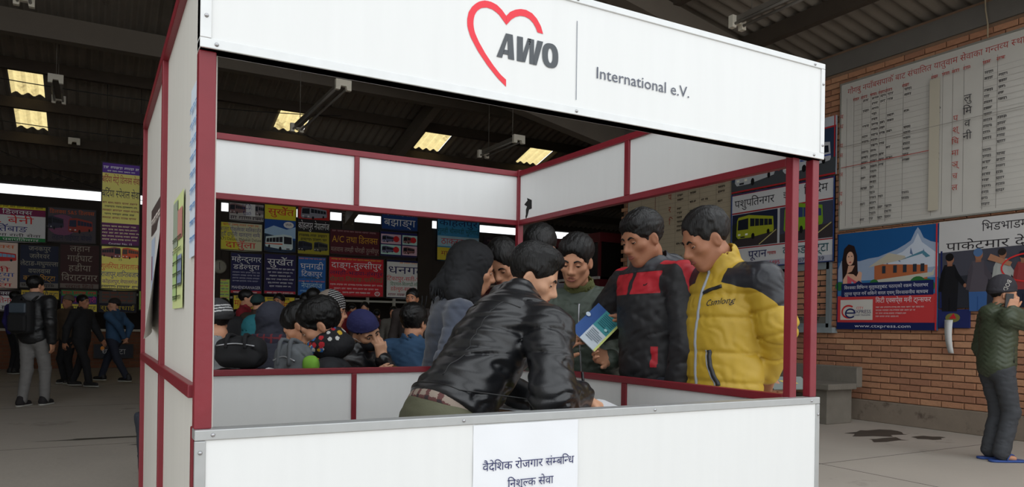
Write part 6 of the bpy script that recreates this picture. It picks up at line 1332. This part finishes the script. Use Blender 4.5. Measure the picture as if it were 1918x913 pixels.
# ================================================================== benches and bags of the waiting area
slat_m = mat('bench_slat_ochre', (122, 98, 40), .6, var=.25, scale=9, bump=.15); iron = mat('bench_iron', (40, 38, 36), .6)
def wait_bench(a, b, side, label):
    a = np.array([a[0], a[1], 0.]); b = np.array([b[0], b[1], 0.]); d = unit(b - a); n = np.array([-d[1], d[0], 0]) * side; t = empty('waiting_bench', tuple((a + b) / 2)); o = np.array((a + b) / 2); tag(t, label, 'bench', 'wooden waiting benches')
    up = np.array([0, 0, 1.0]); L = np.linalg.norm(b - a)
    for k in range(3): mb = MB(); mb.bar(a + n * (.10 + .13 * k) + up * .42, b + n * (.10 + .13 * k) + up * .42, .115, .03); mesh_at('seat_slat', mb, slat_m, t, o)
    for k in range(2): mb = MB(); mb.bar(a - n * .02 * k + up * (.60 + .16 * k), b - n * .02 * k + up * (.60 + .16 * k), .03, .12); mesh_at('back_slat', mb, slat_m, t, o)
    for q in np.linspace(.08, .92, 3):
        p = a + (b - a) * q; mb = MB(); mb.bar(p + n * .38, p + n * .38 + up * .40, .04, .04).bar(p + n * .0, p + n * .0 + up * .42, .04, .04).bar(p + n * .0 + up * .42, p - n * .04 + up * .82, .035, .035).bar(p - n * .0 + up * .395, p + n * .40 + up * .395, .035, .035); mesh_at('support', mb, iron, t, o)
    return t
q0, q1 = at(652, 660, 5.7), at(812, 700, 4.35); wait_bench(q0, q1, 1, 'ochre slatted wooden bench with its back towards the leather jacket')
fa, fb = s1.P0 - s1.pF * .16, s2.P0 - s2.pF * .16
def seat_for(ps, label, ext=.28):
    p, q = ps[0], ps[-1]; a = p.P0 - p.pF * .24; b = q.P0 - q.pF * .24; d = unit((b - a)[:2]) if len(ps) > 1 else p.pR[:2]; a, b = a[:2] - d * ext, b[:2] + d * ext; dd = unit(b - a); n = np.array([-dd[1], dd[0]]); wait_bench(a, b, 1 if n @ p.pF[:2] > 0 else -1, label)
seat_for([s1, s2], 'slatted wooden bench under the boy and the orange jacket')
def stool_for(p, label):
    c = np.array([p.P0[0], p.P0[1], 0]); t = empty('stool', tuple(c)); t.rotation_euler = (0, 0, math.atan2(p.pF[1], p.pF[0])); tag(t, label, 'stool', 'wooden stools of the waiting area')
    top = p.P0[2] - .10; box_obj('seat', -.15, -.16, top - .035, .15, .16, top, slat_m, t, .004)
    for sx in (-.12, .12):
        for sy in (-.13, .13): box_obj('leg', sx - .016, sy - .016, 0, sx + .016, sy + .016, top - .035, iron, t)
for p_, l_ in ((s3, 'wooden stool under the hooded navy coat'), (s4, 'wooden stool under the striped beanie man'), (S10, 'wooden stool under the woman in the knit hat'), (s11, 'wooden stool under the masked man'), (s7, 'wooden stool under the teal hooded jacket')): stool_for(p_, l_)
def bag(px, py, D, z, r, m, label, name='travel_bag', rz=0, strap=True):
    c = at(px, py, D); c[2] = z; o = c.copy(); o[2] = z - r[2]; t = empty(name, tuple(o)); tag(t, label, 'bag'); M = np.stack([dirv(90 + rz), dirv(rz), np.array([0, 0, 1.0])], 1)
    S = SDF().frame(c, M); S.box((0, 0, 0), r, min(r) * .8, k=.02); S.disp(folds(int(px), .008, .10)); S.frame(); sdf_obj('bag_body', S, .010, m, t, None, o)
    mb = MB()
    if strap:
        for sx in (-.4, .4): mb2 = MB(); mb2.tube(spline([c + M @ np.array([r[0] * sx, -r[1], r[2] * .3]), c + M @ np.array([r[0] * sx * .9, -r[1] * .8, r[2] * 1.12]), c + M @ np.array([r[0] * sx * .8, r[1] * .4, r[2] * 1.0])], 10), .011, 6); mesh_at('strap', mb2, m, t, o)
        mb2 = MB(); mb2.tube(spline([c + M @ np.array([-r[0] * .8, -r[1] * 1.0, r[2] * .45]), c + M @ np.array([0, -r[1] * 1.04, r[2] * .6]), c + M @ np.array([r[0] * .8, -r[1] * 1.0, r[2] * .45])], 10), .004, 5); mesh_at('zip', mb2, zipm, t, o)
    return t
stool = MB().box(-.55, -.28, 0, .55, .28, .44)
lb = empty('luggage_table', tuple(np.array([*at(490, 690, 3.68)[:2], 0]))); lb.rotation_euler = (0, 0, -YAW); tag(lb, 'dark plank table carrying the bags behind the stall', 'table')
for k in range(3): MB().box(-.32, -.20 + k * .125, .66, .32, -.09 + k * .125, .70).build('plank', slat_m, lb)
for x in (-.26, .28): MB().box(x - .03, -.19, 0, x + .03, .15, .66).build('leg', iron, lb)
bag(452, 650, 3.68, .70 + .245, (.115, .08, .075), C_('black_cordura', (22, 22, 25)), 'bulging black rucksack lying on top of the flat black bag')
bag(448, 690, 3.68, .70 + .08, (.15, .12, .08), C_('black_vinyl', (18, 18, 20), .5), 'flat black holdall under the bulging rucksack', strap=False)
bag(503, 690, 3.64, .70 + .075, (.06, .07, .075), C_('crimson_cloth', (130, 26, 60)), 'crimson cloth bag beside the black holdall', strap=False)
gb = bag(550, 668, 3.66, .70 + .145, (.085, .07, .145), C_('grey_ripstop', (92, 96, 100)), 'grey rucksack with loose straps leaning in front of the orange jacket', 'rucksack', 25)
bag(582, 682, 3.62, .70 + .115, (.035, .04, .115), C_('lime_cloth', (110, 160, 50)), 'lime green pouch beside the grey rucksack', strap=False)
sheet('paper_sheaf', at(515, 684, 3.62)[:2], .853, .12, .10, .4, 'small sheaf of white papers lying on the crimson bag behind the stall rail', paper_m, .02)
